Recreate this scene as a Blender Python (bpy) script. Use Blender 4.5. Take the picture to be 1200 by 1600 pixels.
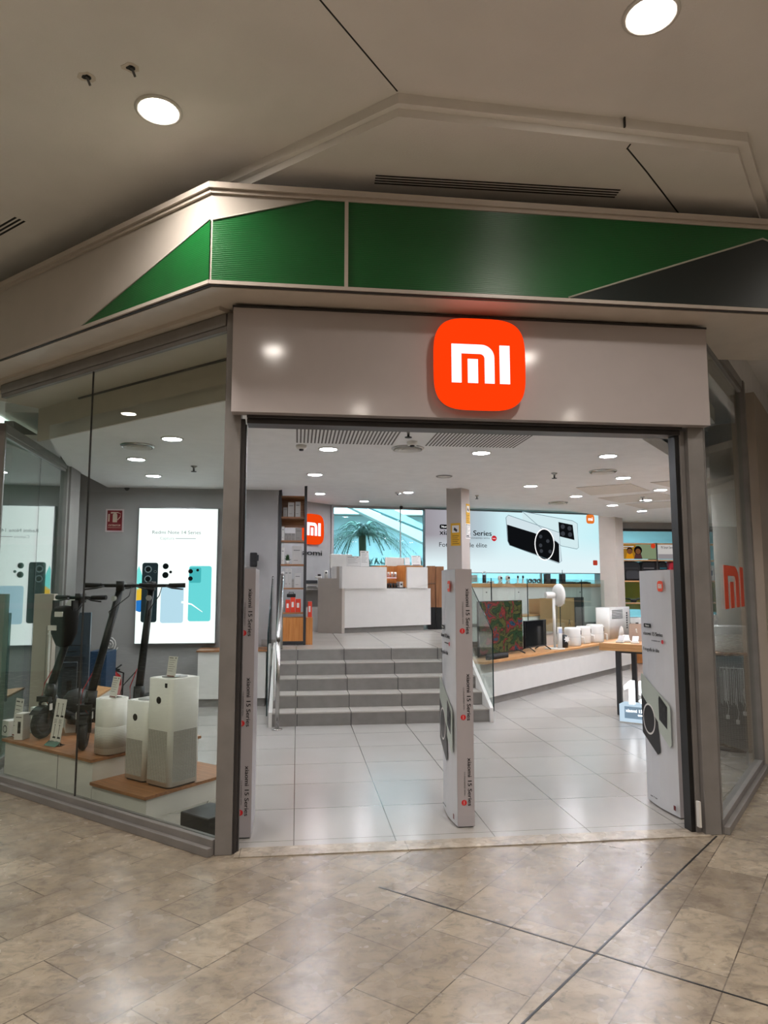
import bpy, math, random
from mathutils import Vector, Matrix
random.seed(7)
sc = bpy.context.scene
for o in list(bpy.data.objects): bpy.data.objects.remove(o, do_unlink=True)
COL = sc.collection
R = math.radians

# ---------------------------------------------------------------- camera, world, exposure
F, YAW, CZ = 1100.0, R(7.0), 1.5
PIT = math.atan(116 / F)
cam_d = bpy.data.cameras.new('camera'); cam = bpy.data.objects.new('camera', cam_d); COL.objects.link(cam)
cam.location = (0, 0, CZ); cam.rotation_euler = (R(90) + PIT, 0, -YAW)
cam_d.sensor_fit = 'VERTICAL'; cam_d.sensor_height = 36; cam_d.lens = 36 * F / 1600; cam_d.clip_end = 200
sc.camera = cam
world = bpy.data.worlds.new('world'); sc.world = world; world.use_nodes = True
world.node_tree.nodes['Background'].inputs[0].default_value = (0.95, 0.93, 0.9, 1)
world.node_tree.nodes['Background'].inputs[1].default_value = 0.25
vs = sc.view_settings
vs.view_transform = 'Standard'; vs.look = 'None'; vs.gamma = 1; vs.exposure = 0.0; vs.use_curve_mapping = False
STORE_E, MALL_E, MALL_SPOT = 265.0, 70.0, 128.0       # radiance of the shop and mall downlights
LIGHT_POOL = []

# ---------------------------------------------------------------- survey helpers (pixel ray -> place in the world)
def ray(x, y):
    a = (x - 600) / F; b = (800 - y) / F
    s, c, sp, cp = math.sin(YAW), math.cos(YAW), math.sin(PIT), math.cos(PIT)
    return Vector((s * cp + a * c - b * s * sp, c * cp - a * s - b * c * sp, sp + b * cp))
def G(x, y, h=0):
    r = ray(x, y); t = (h - CZ) / r.z; return Vector((r.x * t, r.y * t, h))
def YP(x, y, Y):
    r = ray(x, y); t = Y / r.y; return Vector((r.x * t, Y, CZ + r.z * t))
def DP(x, y, D):
    "point at distance D along the camera's horizontal forward axis"
    r = ray(x, y); f = r.x * math.sin(YAW) + r.y * math.cos(YAW); t = D / f
    return Vector((r.x * t, r.y * t, CZ + r.z * t))
def PP(x, y, p, ang):
    "point on the vertical plane through p whose trace runs at angle ang (degrees)"
    r = ray(x, y); dx, dy = math.cos(R(ang)), math.sin(R(ang))
    t = (p[0] * dy - p[1] * dx) / (r.x * dy - r.y * dx); return Vector((r.x * t, r.y * t, CZ + r.z * t))

# ---------------------------------------------------------------- materials
def lin(h):
    h = h.lstrip('#'); v = [int(h[i:i + 2], 16) / 255 for i in (0, 2, 4)]
    return tuple((c / 12.92 if c <= .04045 else ((c + .055) / 1.055) ** 2.4) for c in v) + (1,)
MC = {}
def mat(name, col, rough=.5, metal=0, spec=.5, var=.03, scale=6, bump=0, bscale=40, coat=0):
    if name in MC: return MC[name]
    m = bpy.data.materials.new(name); m.use_nodes = True; nt = m.node_tree; b = nt.nodes['Principled BSDF']
    c = lin(col) if isinstance(col, str) else col
    b.inputs['Roughness'].default_value = rough; b.inputs['Metallic'].default_value = metal
    b.inputs['Specular IOR Level'].default_value = spec; b.inputs['Coat Weight'].default_value = coat
    tc = nt.nodes.new('ShaderNodeTexCoord'); n = nt.nodes.new('ShaderNodeTexNoise'); n.inputs['Scale'].default_value = scale
    n.inputs['Detail'].default_value = 4
    rmp = nt.nodes.new('ShaderNodeValToRGB')
    rmp.color_ramp.elements[0].color = tuple(x * (1 - var) for x in c[:3]) + (1,)
    rmp.color_ramp.elements[1].color = tuple(min(1, x * (1 + var)) for x in c[:3]) + (1,)
    rmp.color_ramp.elements[0].position = .3; rmp.color_ramp.elements[1].position = .7
    nt.links.new(tc.outputs['Object'], n.inputs['Vector']); nt.links.new(n.outputs['Fac'], rmp.inputs['Fac'])
    nt.links.new(rmp.outputs['Color'], b.inputs['Base Color'])
    if bump:
        n2 = nt.nodes.new('ShaderNodeTexNoise'); n2.inputs['Scale'].default_value = bscale; bp = nt.nodes.new('ShaderNodeBump')
        bp.inputs['Strength'].default_value = bump; bp.inputs['Distance'].default_value = .01
        nt.links.new(tc.outputs['Object'], n2.inputs['Vector']); nt.links.new(n2.outputs['Fac'], bp.inputs['Height'])
        nt.links.new(bp.outputs['Normal'], b.inputs['Normal'])
    MC[name] = m; return m
def emis(name, col, s):
    if name in MC: return MC[name]
    m = bpy.data.materials.new(name); m.use_nodes = True; nt = m.node_tree; nt.nodes.clear()
    e = nt.nodes.new('ShaderNodeEmission'); o = nt.nodes.new('ShaderNodeOutputMaterial')
    e.inputs[0].default_value = lin(col) if isinstance(col, str) else col; e.inputs[1].default_value = s
    nt.links.new(e.outputs[0], o.inputs[0]); MC[name] = m; return m
def glass(name, tint, refl=1.0, rough=0.0):
    if name in MC: return MC[name]
    m = bpy.data.materials.new(name); m.use_nodes = True; nt = m.node_tree; nt.nodes.clear()
    t = nt.nodes.new('ShaderNodeBsdfTransparent'); g = nt.nodes.new('ShaderNodeBsdfGlossy'); mx = nt.nodes.new('ShaderNodeMixShader')
    f = nt.nodes.new('ShaderNodeLayerWeight'); pw = nt.nodes.new('ShaderNodeMath'); pw.operation = 'POWER'; pw.inputs[1].default_value = 5.0
    sc_n = nt.nodes.new('ShaderNodeMath'); sc_n.operation = 'MULTIPLY_ADD'; sc_n.inputs[1].default_value = .9; sc_n.inputs[2].default_value = .035
    nt.links.new(f.outputs['Facing'], pw.inputs[0]); nt.links.new(pw.outputs[0], sc_n.inputs[0])
    ml = nt.nodes.new('ShaderNodeMath'); ml.operation = 'MULTIPLY'; ml.inputs[1].default_value = refl; ml.use_clamp = True
    o = nt.nodes.new('ShaderNodeOutputMaterial'); t.inputs[0].default_value = lin(tint); g.inputs['Roughness'].default_value = rough
    f.inputs['Blend'].default_value = .5; nt.links.new(sc_n.outputs[0], ml.inputs[0]); nt.links.new(ml.outputs[0], mx.inputs[0])
    nt.links.new(t.outputs[0], mx.inputs[1]); nt.links.new(g.outputs[0], mx.inputs[2]); nt.links.new(mx.outputs[0], o.inputs[0])
    MC[name] = m; return m
def wood(name, c1, c2, rough=.4, ang=0, sc_=(2, 30, 30)):
    m = bpy.data.materials.new(name); m.use_nodes = True; nt = m.node_tree; b = nt.nodes['Principled BSDF']
    tc = nt.nodes.new('ShaderNodeTexCoord'); mp = nt.nodes.new('ShaderNodeMapping'); mp.inputs['Scale'].default_value = sc_
    mp.inputs['Rotation'].default_value = (0, 0, R(ang))
    n = nt.nodes.new('ShaderNodeTexNoise'); n.inputs['Scale'].default_value = 1.6; n.inputs['Detail'].default_value = 6; n.inputs['Distortion'].default_value = .6
    rp = nt.nodes.new('ShaderNodeValToRGB'); rp.color_ramp.elements[0].color = lin(c1); rp.color_ramp.elements[1].color = lin(c2)
    rp.color_ramp.elements[0].position = .35; rp.color_ramp.elements[1].position = .65
    nt.links.new(tc.outputs['Object'], mp.inputs[0]); nt.links.new(mp.outputs[0], n.inputs['Vector']); nt.links.new(n.outputs['Fac'], rp.inputs[0])
    nt.links.new(rp.outputs[0], b.inputs['Base Color']); b.inputs['Roughness'].default_value = rough; MC[name] = m; return m
def perforated(name, base, hole, pitch, rad, rough=.5):
    "dot grille: rows of small holes (local x/y horizontal run and z)"
    m = bpy.data.materials.new(name); m.use_nodes = True; nt = m.node_tree; b = nt.nodes['Principled BSDF']
    tc = nt.nodes.new('ShaderNodeTexCoord'); sp = nt.nodes.new('ShaderNodeSeparateXYZ'); nt.links.new(tc.outputs['Object'], sp.inputs[0])
    ad = nt.nodes.new('ShaderNodeMath'); ad.operation = 'ADD'; nt.links.new(sp.outputs[0], ad.inputs[0]); nt.links.new(sp.outputs[1], ad.inputs[1])
    def tri(sock):
        a = nt.nodes.new('ShaderNodeMath'); a.operation = 'PINGPONG'; a.inputs[1].default_value = pitch / 2
        nt.links.new(sock, a.inputs[0]); return a.outputs[0]
    p, q = tri(ad.outputs[0]), tri(sp.outputs[2])
    cb = nt.nodes.new('ShaderNodeCombineXYZ'); nt.links.new(p, cb.inputs[0]); nt.links.new(q, cb.inputs[1])
    ln = nt.nodes.new('ShaderNodeVectorMath'); ln.operation = 'LENGTH'; nt.links.new(cb.outputs[0], ln.inputs[0])
    lt = nt.nodes.new('ShaderNodeMath'); lt.operation = 'LESS_THAN'; lt.inputs[1].default_value = rad; nt.links.new(ln.outputs['Value'], lt.inputs[0])
    mx = nt.nodes.new('ShaderNodeMixRGB'); mx.inputs[1].default_value = lin(base); mx.inputs[2].default_value = lin(hole)
    nt.links.new(lt.outputs[0], mx.inputs[0]); nt.links.new(mx.outputs[0], b.inputs['Base Color']); b.inputs['Roughness'].default_value = rough
    MC[name] = m; return m

W = mat('white_paint', '#c9c4be', .45)
WL = mat('white_laminate', '#e4e1dc', .28, var=.02)
WP = mat('white_plastic', '#dedcd6', .35)
WG = mat('white_gloss_panel', '#b3abaa', .1, var=.02)
CEIL = mat('ceiling_white', '#ebeae9', .7, var=.03)
MCEIL = mat('mall_ceiling_paint', '#e9e6e2', .75, var=.04, scale=2, bump=.15, bscale=90)
SOFF = mat('soffit_cream', '#cfc5bb', .3, var=.04)
BEIGE = mat('mall_wall_beige', '#ab9f92', .6)
FRAME = mat('grey_frame_metal', '#85817f', .38, .2, var=.1)
FRAMD = mat('dark_frame_metal', '#3e3b3c', .4, .2)
BLK = mat('black_plastic', '#141415', .4)
BLKR = mat('black_rubber', '#1b1b1c', .75)
DGR = mat('dark_grey_plastic', '#35373a', .45)
GWALL = mat('grey_wall_paint', '#9d9b9a', .7, var=.03)
STEEL = mat('brushed_steel', '#b4b2ae', .22, 1.0)
GREEN = mat('green_panel', '#0b5a1f', .32, var=.12, scale=3)
DKGREEN = mat('dark_green_panel', '#0a1716', .4)
CREAM = mat('cream_panel', '#aea69d', .35)
TRIMW = mat('cream_metal_trim', '#b5aaa0', .35)
ORANGE = mat('orange_plastic', '#ff4a12', .4)
REDD = mat('red_paint', '#b3151b', .3)
GREYT = mat('stone_grey_riser', '#85817d', .45, var=.08, scale=9)
WOOD = wood('oak_wood', '#8a5c3a', '#a8744c')
WOODL = wood('light_oak_wood', '#c08a56', '#d6a36d')
WOODO = wood('orange_oak_wood', '#b9753a', '#cc8a4e', sc_=(30, 30, 2))
WOODB = wood('brown_plank_wood', '#7a5236', '#9c6c48', sc_=(30, 30, 1.5))
CARDB = mat('cardboard', '#a8845c', .85, bump=.1)
INK = mat('black_ink', '#17181a', .5)
GREYINK = mat('grey_ink', '#5c5c5c', .6)
REDI = mat('red_ink', '#d0252a', .5)
WHITEP = mat('white_paper', '#e4e2de', .6)
GL = glass('shopfront_glass', '#f7faf7', 1.0)
GLG = glass('green_side_glass', '#cfeae2', 3.0)
GLT = glass('turquoise_glass', '#cde8ec', .5)
GLC = glass('clear_glass', '#f1f8f6', 1.0)
GLEDGE = mat('glass_edge', '#0f2a2c', .2)
PERF = perforated('perforated_grille', '#c9c5bd', '#6d6a66', .009, .0034)

# tiled shop floor and marble
def brick_mat(name, bw, bh, off, mort, c1, c2, cm, rot=0, loc=(0, 0, 0), rough=.3, marble=False):
    m = bpy.data.materials.new(name); m.use_nodes = True; nt = m.node_tree; b = nt.nodes['Principled BSDF']
    tc = nt.nodes.new('ShaderNodeTexCoord'); mp = nt.nodes.new('ShaderNodeMapping'); mp.vector_type = 'POINT'
    mp.inputs['Rotation'].default_value = (0, 0, R(rot)); mp.inputs['Location'].default_value = loc
    br = nt.nodes.new('ShaderNodeTexBrick'); br.inputs['Scale'].default_value = 1; br.offset = off; br.offset_frequency = 2
    br.inputs['Brick Width'].default_value = bw; br.inputs['Row Height'].default_value = bh
    br.inputs['Mortar Size'].default_value = mort; br.inputs['Mortar Smooth'].default_value = .1; br.inputs['Bias'].default_value = 0
    br.inputs['Color1'].default_value = lin(c1); br.inputs['Color2'].default_value = lin(c2); br.inputs['Mortar'].default_value = lin(cm)
    nt.links.new(tc.outputs['Object'], mp.inputs[0]); nt.links.new(mp.outputs[0], br.inputs['Vector'])
    out = br.outputs['Color']
    if marble:
        def layer(scale, detail, dist, p0, p1, col, amt, out, stretch=(1, 1, 1)):
            mm = nt.nodes.new('ShaderNodeMapping'); mm.inputs['Scale'].default_value = stretch; mm.inputs['Rotation'].default_value = (0, 0, R(rot))
            n = nt.nodes.new('ShaderNodeTexNoise'); n.inputs['Scale'].default_value = scale; n.inputs['Detail'].default_value = detail
            n.inputs['Distortion'].default_value = dist; n.inputs['Roughness'].default_value = .65
            rp = nt.nodes.new('ShaderNodeValToRGB'); rp.color_ramp.elements[0].position = p0; rp.color_ramp.elements[1].position = p1
            mlt = nt.nodes.new('ShaderNodeMath'); mlt.operation = 'MULTIPLY'; mlt.inputs[1].default_value = amt
            mx = nt.nodes.new('ShaderNodeMixRGB'); mx.inputs[2].default_value = lin(col)
            nt.links.new(tc.outputs['Object'], mm.inputs[0]); nt.links.new(mm.outputs[0], n.inputs['Vector']); nt.links.new(n.outputs['Fac'], rp.inputs[0])
            nt.links.new(rp.outputs[0], mlt.inputs[0]); nt.links.new(mlt.outputs[0], mx.inputs[0]); nt.links.new(out, mx.inputs[1]); return mx.outputs[0]
        out = layer(3.2, 10, .5, .42, .64, '#6f655a', .6, out, (1, 1.7, 1))
        out = layer(13, 10, .9, .47, .66, '#5c534a', .6, out, (1, 1.5, 1))
        out = layer(7, 10, .4, .48, .80, '#b5ab9e', .4, out, (1.3, 1, 1))
        out = layer(34, 6, .4, .62, .70, '#544a40', .55, out)
        out = layer(1.3, 4, .2, .60, .70, '#665d53', .4, out)
    else:
        n = nt.nodes.new('ShaderNodeTexNoise'); n.inputs['Scale'].default_value = 3; n.inputs['Detail'].default_value = 6
        rp = nt.nodes.new('ShaderNodeValToRGB'); rp.color_ramp.elements[0].color = (.9, .9, .9, 1); rp.color_ramp.elements[1].color = (1, 1, 1, 1)
        mx = nt.nodes.new('ShaderNodeMixRGB'); mx.blend_type = 'MULTIPLY'; mx.inputs[0].default_value = 1
        nt.links.new(tc.outputs['Object'], n.inputs['Vector']); nt.links.new(n.outputs['Fac'], rp.inputs[0]); nt.links.new(out, mx.inputs[1]); nt.links.new(rp.outputs[0], mx.inputs[2]); out = mx.outputs[0]
    nt.links.new(out, b.inputs['Base Color']); b.inputs['Roughness'].default_value = rough
    n = nt.nodes.new('ShaderNodeTexNoise'); n.inputs['Scale'].default_value = 7; mr = nt.nodes.new('ShaderNodeMapRange')
    mr.inputs['To Min'].default_value = rough * (.75 if marble else 1); mr.inputs['To Max'].default_value = rough * (1.35 if marble else 1)
    nt.links.new(tc.outputs['Object'], n.inputs['Vector']); nt.links.new(n.outputs['Fac'], mr.inputs[0]); nt.links.new(mr.outputs[0], b.inputs['Roughness'])
    MC[name] = m; return m
MARBLE = brick_mat('marble_tiles', .56, .285, .42, .0026, '#a69986', '#897c6b', '#4a4137', rot=-48, rough=.25, marble=True)
TILE = brick_mat('shop_floor_tiles', .6, .6, 0, .0035, '#aeaaa5', '#a9a5a0', '#5a5650', loc=(-.0 + .6, -4.38 + .6, 0), rough=.22)
TILEU = brick_mat('platform_tiles', .6, .6, 0, .0035, '#bdb7af', '#b8b2aa', '#5a5650', loc=(.6, -9.02 + 1.2, 0), rough=.25)
THRESH = brick_mat('threshold_marble', .95, .6, 0, .002, '#b9ac9a', '#b1a592', '#5d5345', loc=(.3, -4.0, 0), rough=.25, marble=True)

# ---------------------------------------------------------------- mesh building
class MB:
    def __init__(s): s.v = []; s.f = []; s.sm = []
    def add(s, vs_, fs, smooth=False):
        k = len(s.v); s.v += [tuple(p) for p in vs_]; s.f += [tuple(i + k for i in f) for f in fs]; s.sm += [smooth] * len(fs); return s
    def box(s, x0, x1, y0, y1, z0, z1, mtx=None):
        x0, x1 = min(x0, x1), max(x0, x1); y0, y1 = min(y0, y1), max(y0, y1); z0, z1 = min(z0, z1), max(z0, z1)
        v = [Vector(p) for p in ((x0, y0, z0), (x1, y0, z0), (x1, y1, z0), (x0, y1, z0), (x0, y0, z1), (x1, y0, z1), (x1, y1, z1), (x0, y1, z1))]
        if mtx: v = [mtx @ p for p in v]
        return s.add(v, [(0, 3, 2, 1), (4, 5, 6, 7), (0, 1, 5, 4), (1, 2, 6, 5), (2, 3, 7, 6), (3, 0, 4, 7)])
    def rbox(s, x0, x1, y0, y1, z0, z1, r=.02, n=4, mtx=None):
        "box with rounded vertical edges"
        pts = []
        for cx, cy, a0 in ((x1 - r, y1 - r, 0), (x0 + r, y1 - r, 90), (x0 + r, y0 + r, 180), (x1 - r, y0 + r, 270)):
            for k in range(n + 1):
                a = R(a0 + 90 * k / n); pts.append((cx + r * math.cos(a), cy + r * math.sin(a)))
        return s.prism(pts, z0, z1, mtx, True)
    def prism(s, pts, z0, z1, mtx=None, smooth=False):
        n = len(pts)
        ar = sum(pts[i][0] * pts[(i + 1) % n][1] - pts[(i + 1) % n][0] * pts[i][1] for i in range(n))
        if ar < 0: pts = pts[::-1]
        v = [Vector((p[0], p[1], z0)) for p in pts] + [Vector((p[0], p[1], z1)) for p in pts]
        if mtx: v = [mtx @ p for p in v]
        k = len(s.v); s.v += [tuple(p) for p in v]
        s.f += [tuple(k + i for i in reversed(range(n))), tuple(k + n + i for i in range(n))]; s.sm += [False, False]
        for i in range(n):
            j = (i + 1) % n; s.f.append((k + i, k + j, k + n + j, k + n + i)); s.sm.append(smooth)
        return s
    def slab(s, pts, o, u, w, th):
        "polygon pts in plane (o,u,w) extruded th along u x w"
        u = Vector(u).normalized(); w = Vector(w).normalized(); nn = u.cross(w)
        m = Matrix((tuple(u) , tuple(w), tuple(nn))).transposed().to_4x4(); m.translation = Vector(o)
        return s.prism(pts, 0, th, m)
    def tube(s, path, r, n=10, cap=True, r2=None):
        path = [Vector(p) for p in path]; L = len(path); rings = []; ref = None
        for i, p in enumerate(path):
            t = (path[min(i + 1, L - 1)] - path[max(i - 1, 0)]).normalized()
            if ref is None: ref = Vector((0, 0, 1)) if abs(t.z) < .9 else Vector((1, 0, 0))
            a = t.cross(ref); a = a.normalized() if a.length > 1e-6 else t.orthogonal().normalized(); b = t.cross(a); ref = a.cross(t) * -1 if False else ref
            rr = r if r2 is None else r + (r2 - r) * i / (L - 1)
            rings.append([p + (a * math.cos(2 * math.pi * k / n) + b * math.sin(2 * math.pi * k / n)) * rr for k in range(n)])
        k0 = len(s.v)
        for rg in rings: s.v += [tuple(p) for p in rg]
        for i in range(L - 1):
            for k in range(n):
                s.f.append((k0 + i * n + k, k0 + i * n + (k + 1) % n, k0 + (i + 1) * n + (k + 1) % n, k0 + (i + 1) * n + k)); s.sm.append(True)
        if cap: s.f += [tuple(k0 + k for k in reversed(range(n))), tuple(k0 + (L - 1) * n + k for k in range(n))]; s.sm += [False, False]
        return s
    def lathe(s, prof, n=24, c=(0, 0, 0), mtx=None):
        "profile [(r,z)...]; closed at ends when r==0"
        k0 = len(s.v)
        for r_, z in prof:
            for k in range(n):
                a = 2 * math.pi * k / n; p = Vector((c[0] + r_ * math.cos(a), c[1] + r_ * math.sin(a), c[2] + z)); s.v.append(tuple(mtx @ p if mtx else p))
        for i in range(len(prof) - 1):
            for k in range(n):
                s.f.append((k0 + i * n + k, k0 + i * n + (k + 1) % n, k0 + (i + 1) * n + (k + 1) % n, k0 + (i + 1) * n + k)); s.sm.append(True)
        s.f += [tuple(k0 + k for k in reversed(range(n))), tuple(k0 + (len(prof) - 1) * n + k for k in range(n))]; s.sm += [False, False]
        return s
    def build(s, name, m, parent=None, bevel=0):
        me = bpy.data.meshes.new(name); me.from_pydata(s.v, [], s.f); me.validate()
        for p, sm in zip(me.polygons, s.sm): p.use_smooth = sm
        me.materials.append(m); o = bpy.data.objects.new(name, me); COL.objects.link(o)
        if parent: o.parent = parent
        if bevel:
            b = o.modifiers.new('bevel', 'BEVEL'); b.width = bevel; b.segments = 2; b.limit_method = 'ANGLE'
        return o
def box(name, m, parent, *a, bevel=0, mtx=None): return MB().box(*a, mtx=mtx).build(name, m, parent, bevel)

def tag(o, label, cat, group=None):
    assert len(label.split()) >= 4, label
    o['label'] = label; o['category'] = cat
    if group: o['group'] = group
    return o
def thing(name, label, cat, loc=(0, 0, 0), rz=0, group=None):
    o = bpy.data.objects.new(name, None); COL.objects.link(o); o.empty_display_size = .1
    o.location = loc; o.rotation_euler = (0, 0, R(rz)); return tag(o, label, cat, group)
def struct(name, loc=(0, 0, 0), rz=0):
    o = bpy.data.objects.new(name, None); COL.objects.link(o); o.location = loc; o.rotation_euler = (0, 0, R(rz)); o['kind'] = 'structure'; return o
def S(o): o['kind'] = 'structure'; return o
def dup(root, loc=None, rz=None, label=None, group=None):
    r = root.copy(); COL.objects.link(r)
    if loc is not None: r.location = loc
    if rz is not None: r.rotation_euler = (0, 0, R(rz))
    if label: r['label'] = label
    if group: r['group'] = group
    for ch in list(root.children):
        c = ch.copy(); COL.objects.link(c); c.parent = r
        for g in ch.children:
            d = g.copy(); COL.objects.link(d); d.parent = c
    return r

_tc = {}
def text_geo(t):
    "outline mesh of a word, one unit high, centred"
    if t in _tc: return _tc[t]
    cu = bpy.data.curves.new('lettering', 'FONT'); cu.body = t; cu.size = 1; cu.align_x = 'CENTER'; cu.align_y = 'CENTER'; cu.resolution_u = 3; cu.extrude = .01
    ob = bpy.data.objects.new('lettering', cu); COL.objects.link(ob); bpy.context.view_layer.update()
    me = ob.to_mesh(); v = [tuple(x.co) for x in me.vertices]; f = [tuple(p.vertices) for p in me.polygons]; ob.to_mesh_clear()
    bpy.data.objects.remove(ob); bpy.data.curves.remove(cu); _tc[t] = (v, f); return v, f
def text(t, size, o, u, w, m, parent, bold=0, name='lettering', xs=1.0, width=None):
    "lettering on the plane (o; u right, w up), size = letter body height"
    v, f = text_geo(t); u = Vector(u).normalized(); w = Vector(w).normalized(); n = u.cross(w); o = Vector(o)
    if width:
        ex = max(p[0] for p in v) - min(p[0] for p in v); xs = width / (ex * size)
    mb = MB(); mb.add([o + u * (p[0] * size * xs) + w * (p[1] * size) + n * (p[2] * .05) for p in v], f)
    if bold: mb.add([o + u * (p[0] * size * xs + bold) + w * (p[1] * size) + n * (p[2] * .05) for p in v], f)
    return mb.build(name, m, parent)
def sup(n, a, b=None, k=48):
    b = b or a; out = []
    for i in range(k):
        t = 2 * math.pi * i / k; c, s_ = math.cos(t), math.sin(t)
        out.append((a * math.copysign(abs(c) ** (2 / n), c), b * math.copysign(abs(s_) ** (2 / n), s_)))
    return out
def circ(r, k=20, cx=0, cy=0): return [(cx + r * math.cos(2 * math.pi * i / k), cy + r * math.sin(2 * math.pi * i / k)) for i in range(k)]
def rr(w, h, r, k=4, cx=0, cy=0):
    p = []
    for x, y, a0 in ((w / 2 - r, h / 2 - r, 0), (-w / 2 + r, h / 2 - r, 90), (-w / 2 + r, -h / 2 + r, 180), (w / 2 - r, -h / 2 + r, 270)):
        for i in range(k + 1): a = R(a0 + 90 * i / k); p.append((cx + x + r * math.cos(a), cy + y + r * math.sin(a)))
    return p
def letter_m(h, w=None):
    "outline of the rounded m of the emblem (h = half size of the badge)"
    o = [(-.62, -.42), (-.62, .42), (.03, .42)]
    o += [(.03 + .28 * math.sin(R(a)), .14 + .28 * math.cos(R(a))) for a in range(10, 90, 10)] + [(.31, .14), (.31, -.42), (.1, -.42), (.1, .12)]
    o += [(.0 + .1 * math.cos(R(a)), .12 + .1 * math.sin(R(a))) for a in range(15, 90, 15)] + [(0, .22), (-.41, .22), (-.41, -.42)]
    return [(x * h, y * h * 1.0) for x, y in o]
def emblem(parent, o, u, w, h, th=.002, bg=None, fg=None, sx=1.0, badge=True):
    bg = bg or ORANGE; fg = fg or WHITEP; o = Vector(o); n = Vector(u).normalized().cross(Vector(w).normalized())
    if badge: MB().slab([(x * sx, y) for x, y in sup(3.8, h)], o, u, w, th).build('badge', bg, parent)
    mb = MB(); o2 = o + n * (th if badge else 0)
    k = 1 if badge else 1.5
    for poly in (letter_m(h * k), [(-.27 * h * k, -.42 * h * k), (-.05 * h * k, -.42 * h * k), (-.05 * h * k, .1 * h * k), (-.27 * h * k, .1 * h * k)],
                 [(.43 * h * k, -.42 * h * k), (.65 * h * k, -.42 * h * k), (.65 * h * k, .42 * h * k), (.43 * h * k, .42 * h * k)]):
        mb.slab([(x * sx, y) for x, y in poly], o2, u, w, .002)
    return mb.build('lettering', fg, parent)
X, Y, Z = Vector((1, 0, 0)), Vector((0, 1, 0)), Vector((0, 0, 1))

# key places
PL, PR_ = Vector((-.43, 4.225, 0)), Vector((2.57, 4.2, 0))
AL, AR = 138.0, 48.0
dL = Vector((math.cos(R(AL)), math.sin(R(AL)), 0)); nL = Vector((.669, .743, 0)).normalized()
dR = Vector((math.cos(R(AR)), math.sin(R(AR)), 0)); nR = Vector((-dR.y, dR.x, 0))
def LW(s, t, z=0): return PL + dL * s + nL * t + Z * z
H1, H2, U = 2.8, 3.1, .717
K = Vector((.666, 13.855, 0)); ABK = 10.0
dK = Vector((math.cos(R(ABK)), math.sin(R(ABK)), 0))

# ================================================================ SETTING
S(MB().box(-16, 18, -11, 30, -.2, 0).build('floor', MARBLE))
# expansion joints set in the marble
j = struct('trim_9')
for a, b in (((-1.0, .17), (-3.3, .15)), ((-2.25, 1.93), (-1.95, -1.6))):
    A, B = LW(*a), LW(*b); d = (B - A).normalized(); q = Vector((-d.y, d.x, 0)) * .005
    MB().add([A + q + Z * .001, A - q + Z * .001, B - q + Z * .001, B + q + Z * .001, A + q - Z * .01, A - q - Z * .01, B - q - Z * .01, B + q - Z * .01],
             [(0, 1, 2, 3), (4, 7, 6, 5), (0, 4, 5, 1), (2, 6, 7, 3), (1, 5, 6, 2), (0, 3, 7, 4)]).build('expansion_joint', BLK, j)
corner_s = LW(2.68, 0)
sideB = Vector((-2.52, 7.95, 0))
st_poly = [(-.30, 4.29), (2.46, 4.29), (PR_ + dR * 1.9 + nR * .05).to_tuple()[:2], (3.95, 5.9), (12, 6.2), (12, 14.2), (-3.1, 14.2), (-3.1, 9.6), (-3.1, 8.2),
           tuple(sideB[:2]), tuple((corner_s + nL * .05)[:2]), tuple(LW(.02, .05)[:2])]
S(MB().prism(st_poly, .0, .004).build('floor_shop', TILE))
S(MB().box(-.33, 2.5, 4.15, 4.29, 0, .006).build('trim_8', THRESH))

# mall ceiling: high part with a joint, dropped part over the shopfront
HC, HD = 4.0, 3.9
c0, c1_ = G(622, 145, HC), G(1168, 207, HC)
cl = c0 + dL * 7; cr = c1_ + dR * 7
S(MB().box(-16, 18, -11, 30, HC + .02, HC + .3).build('ceiling_slab', MCEIL))
hp = [(-16, -11), (18, -11), (18, 3), (cr.x, cr.y), (c1_.x, c1_.y), (c0.x, c0.y), (cl.x, cl.y), (-16, 8)]
S(MB().prism(hp, HC, HC + .02).build('ceiling', MCEIL))
dp = [(c0.x, c0.y), (c1_.x, c1_.y), (cr.x, cr.y), (12, 14), (-6, 14), (cl.x, cl.y)]
S(MB().prism(dp, HC - .055, HC + .019).build('ceiling_edge', MCEIL))
ce = Vector((0, .035, 0))
cA, cB = c0 + Vector((.004, .04, 0)), c1_ + Vector((-.03, .045, 0))
S(MB().prism([tuple(cA[:2]), tuple(cB[:2]), tuple((cB + dR * 7)[:2]), (12, 14), (-6, 14), tuple((cA + dL * 7)[:2])], HD, HC - .05).build('ceiling_dropped', MCEIL))
jt = struct('trim_7')
def strip(path, w, name, m, parent, dz=.003):
    mb = MB()
    for a, b in zip(path, path[1:]):
        a, b = Vector(a), Vector(b); d = (b - a); 
        q = Vector((-d.y, d.x, 0)).normalized() * w / 2 if d.xy.length > .02 else X * w / 2
        n_ = d.normalized().cross(q.normalized()) * dz
        mb.add([a + q, a - q, b - q, b + q, a + q + n_, a - q + n_, b - q + n_, b + q + n_], [(0, 1, 2, 3), (4, 7, 6, 5), (0, 4, 5, 1), (2, 6, 7, 3), (1, 5, 6, 2), (0, 3, 7, 4)])
    return mb.build(name, m, parent)
strip([G(470, -50, HC - .001), G(500, 0, HC - .001), G(621, 143, HC - .001)], .008, 'ceiling_joint', BLK, jt)
e1 = G(976, 183, HC - .001)
e2 = G(980, 232, HD - .001)
strip([e2, G(1010, 268, HD - .001), G(1060, 333, HD - .001), G(1060, 333, HD - .001) + Vector((.5, .5, 0))], .009, 'ceiling_joint', BLK, jt)
MB().box(e1.x - .004, e1.x + .004, e1.y - .003, e1.y + .01, HC - .057, HC).build('ceiling_joint', BLK, jt)
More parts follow.
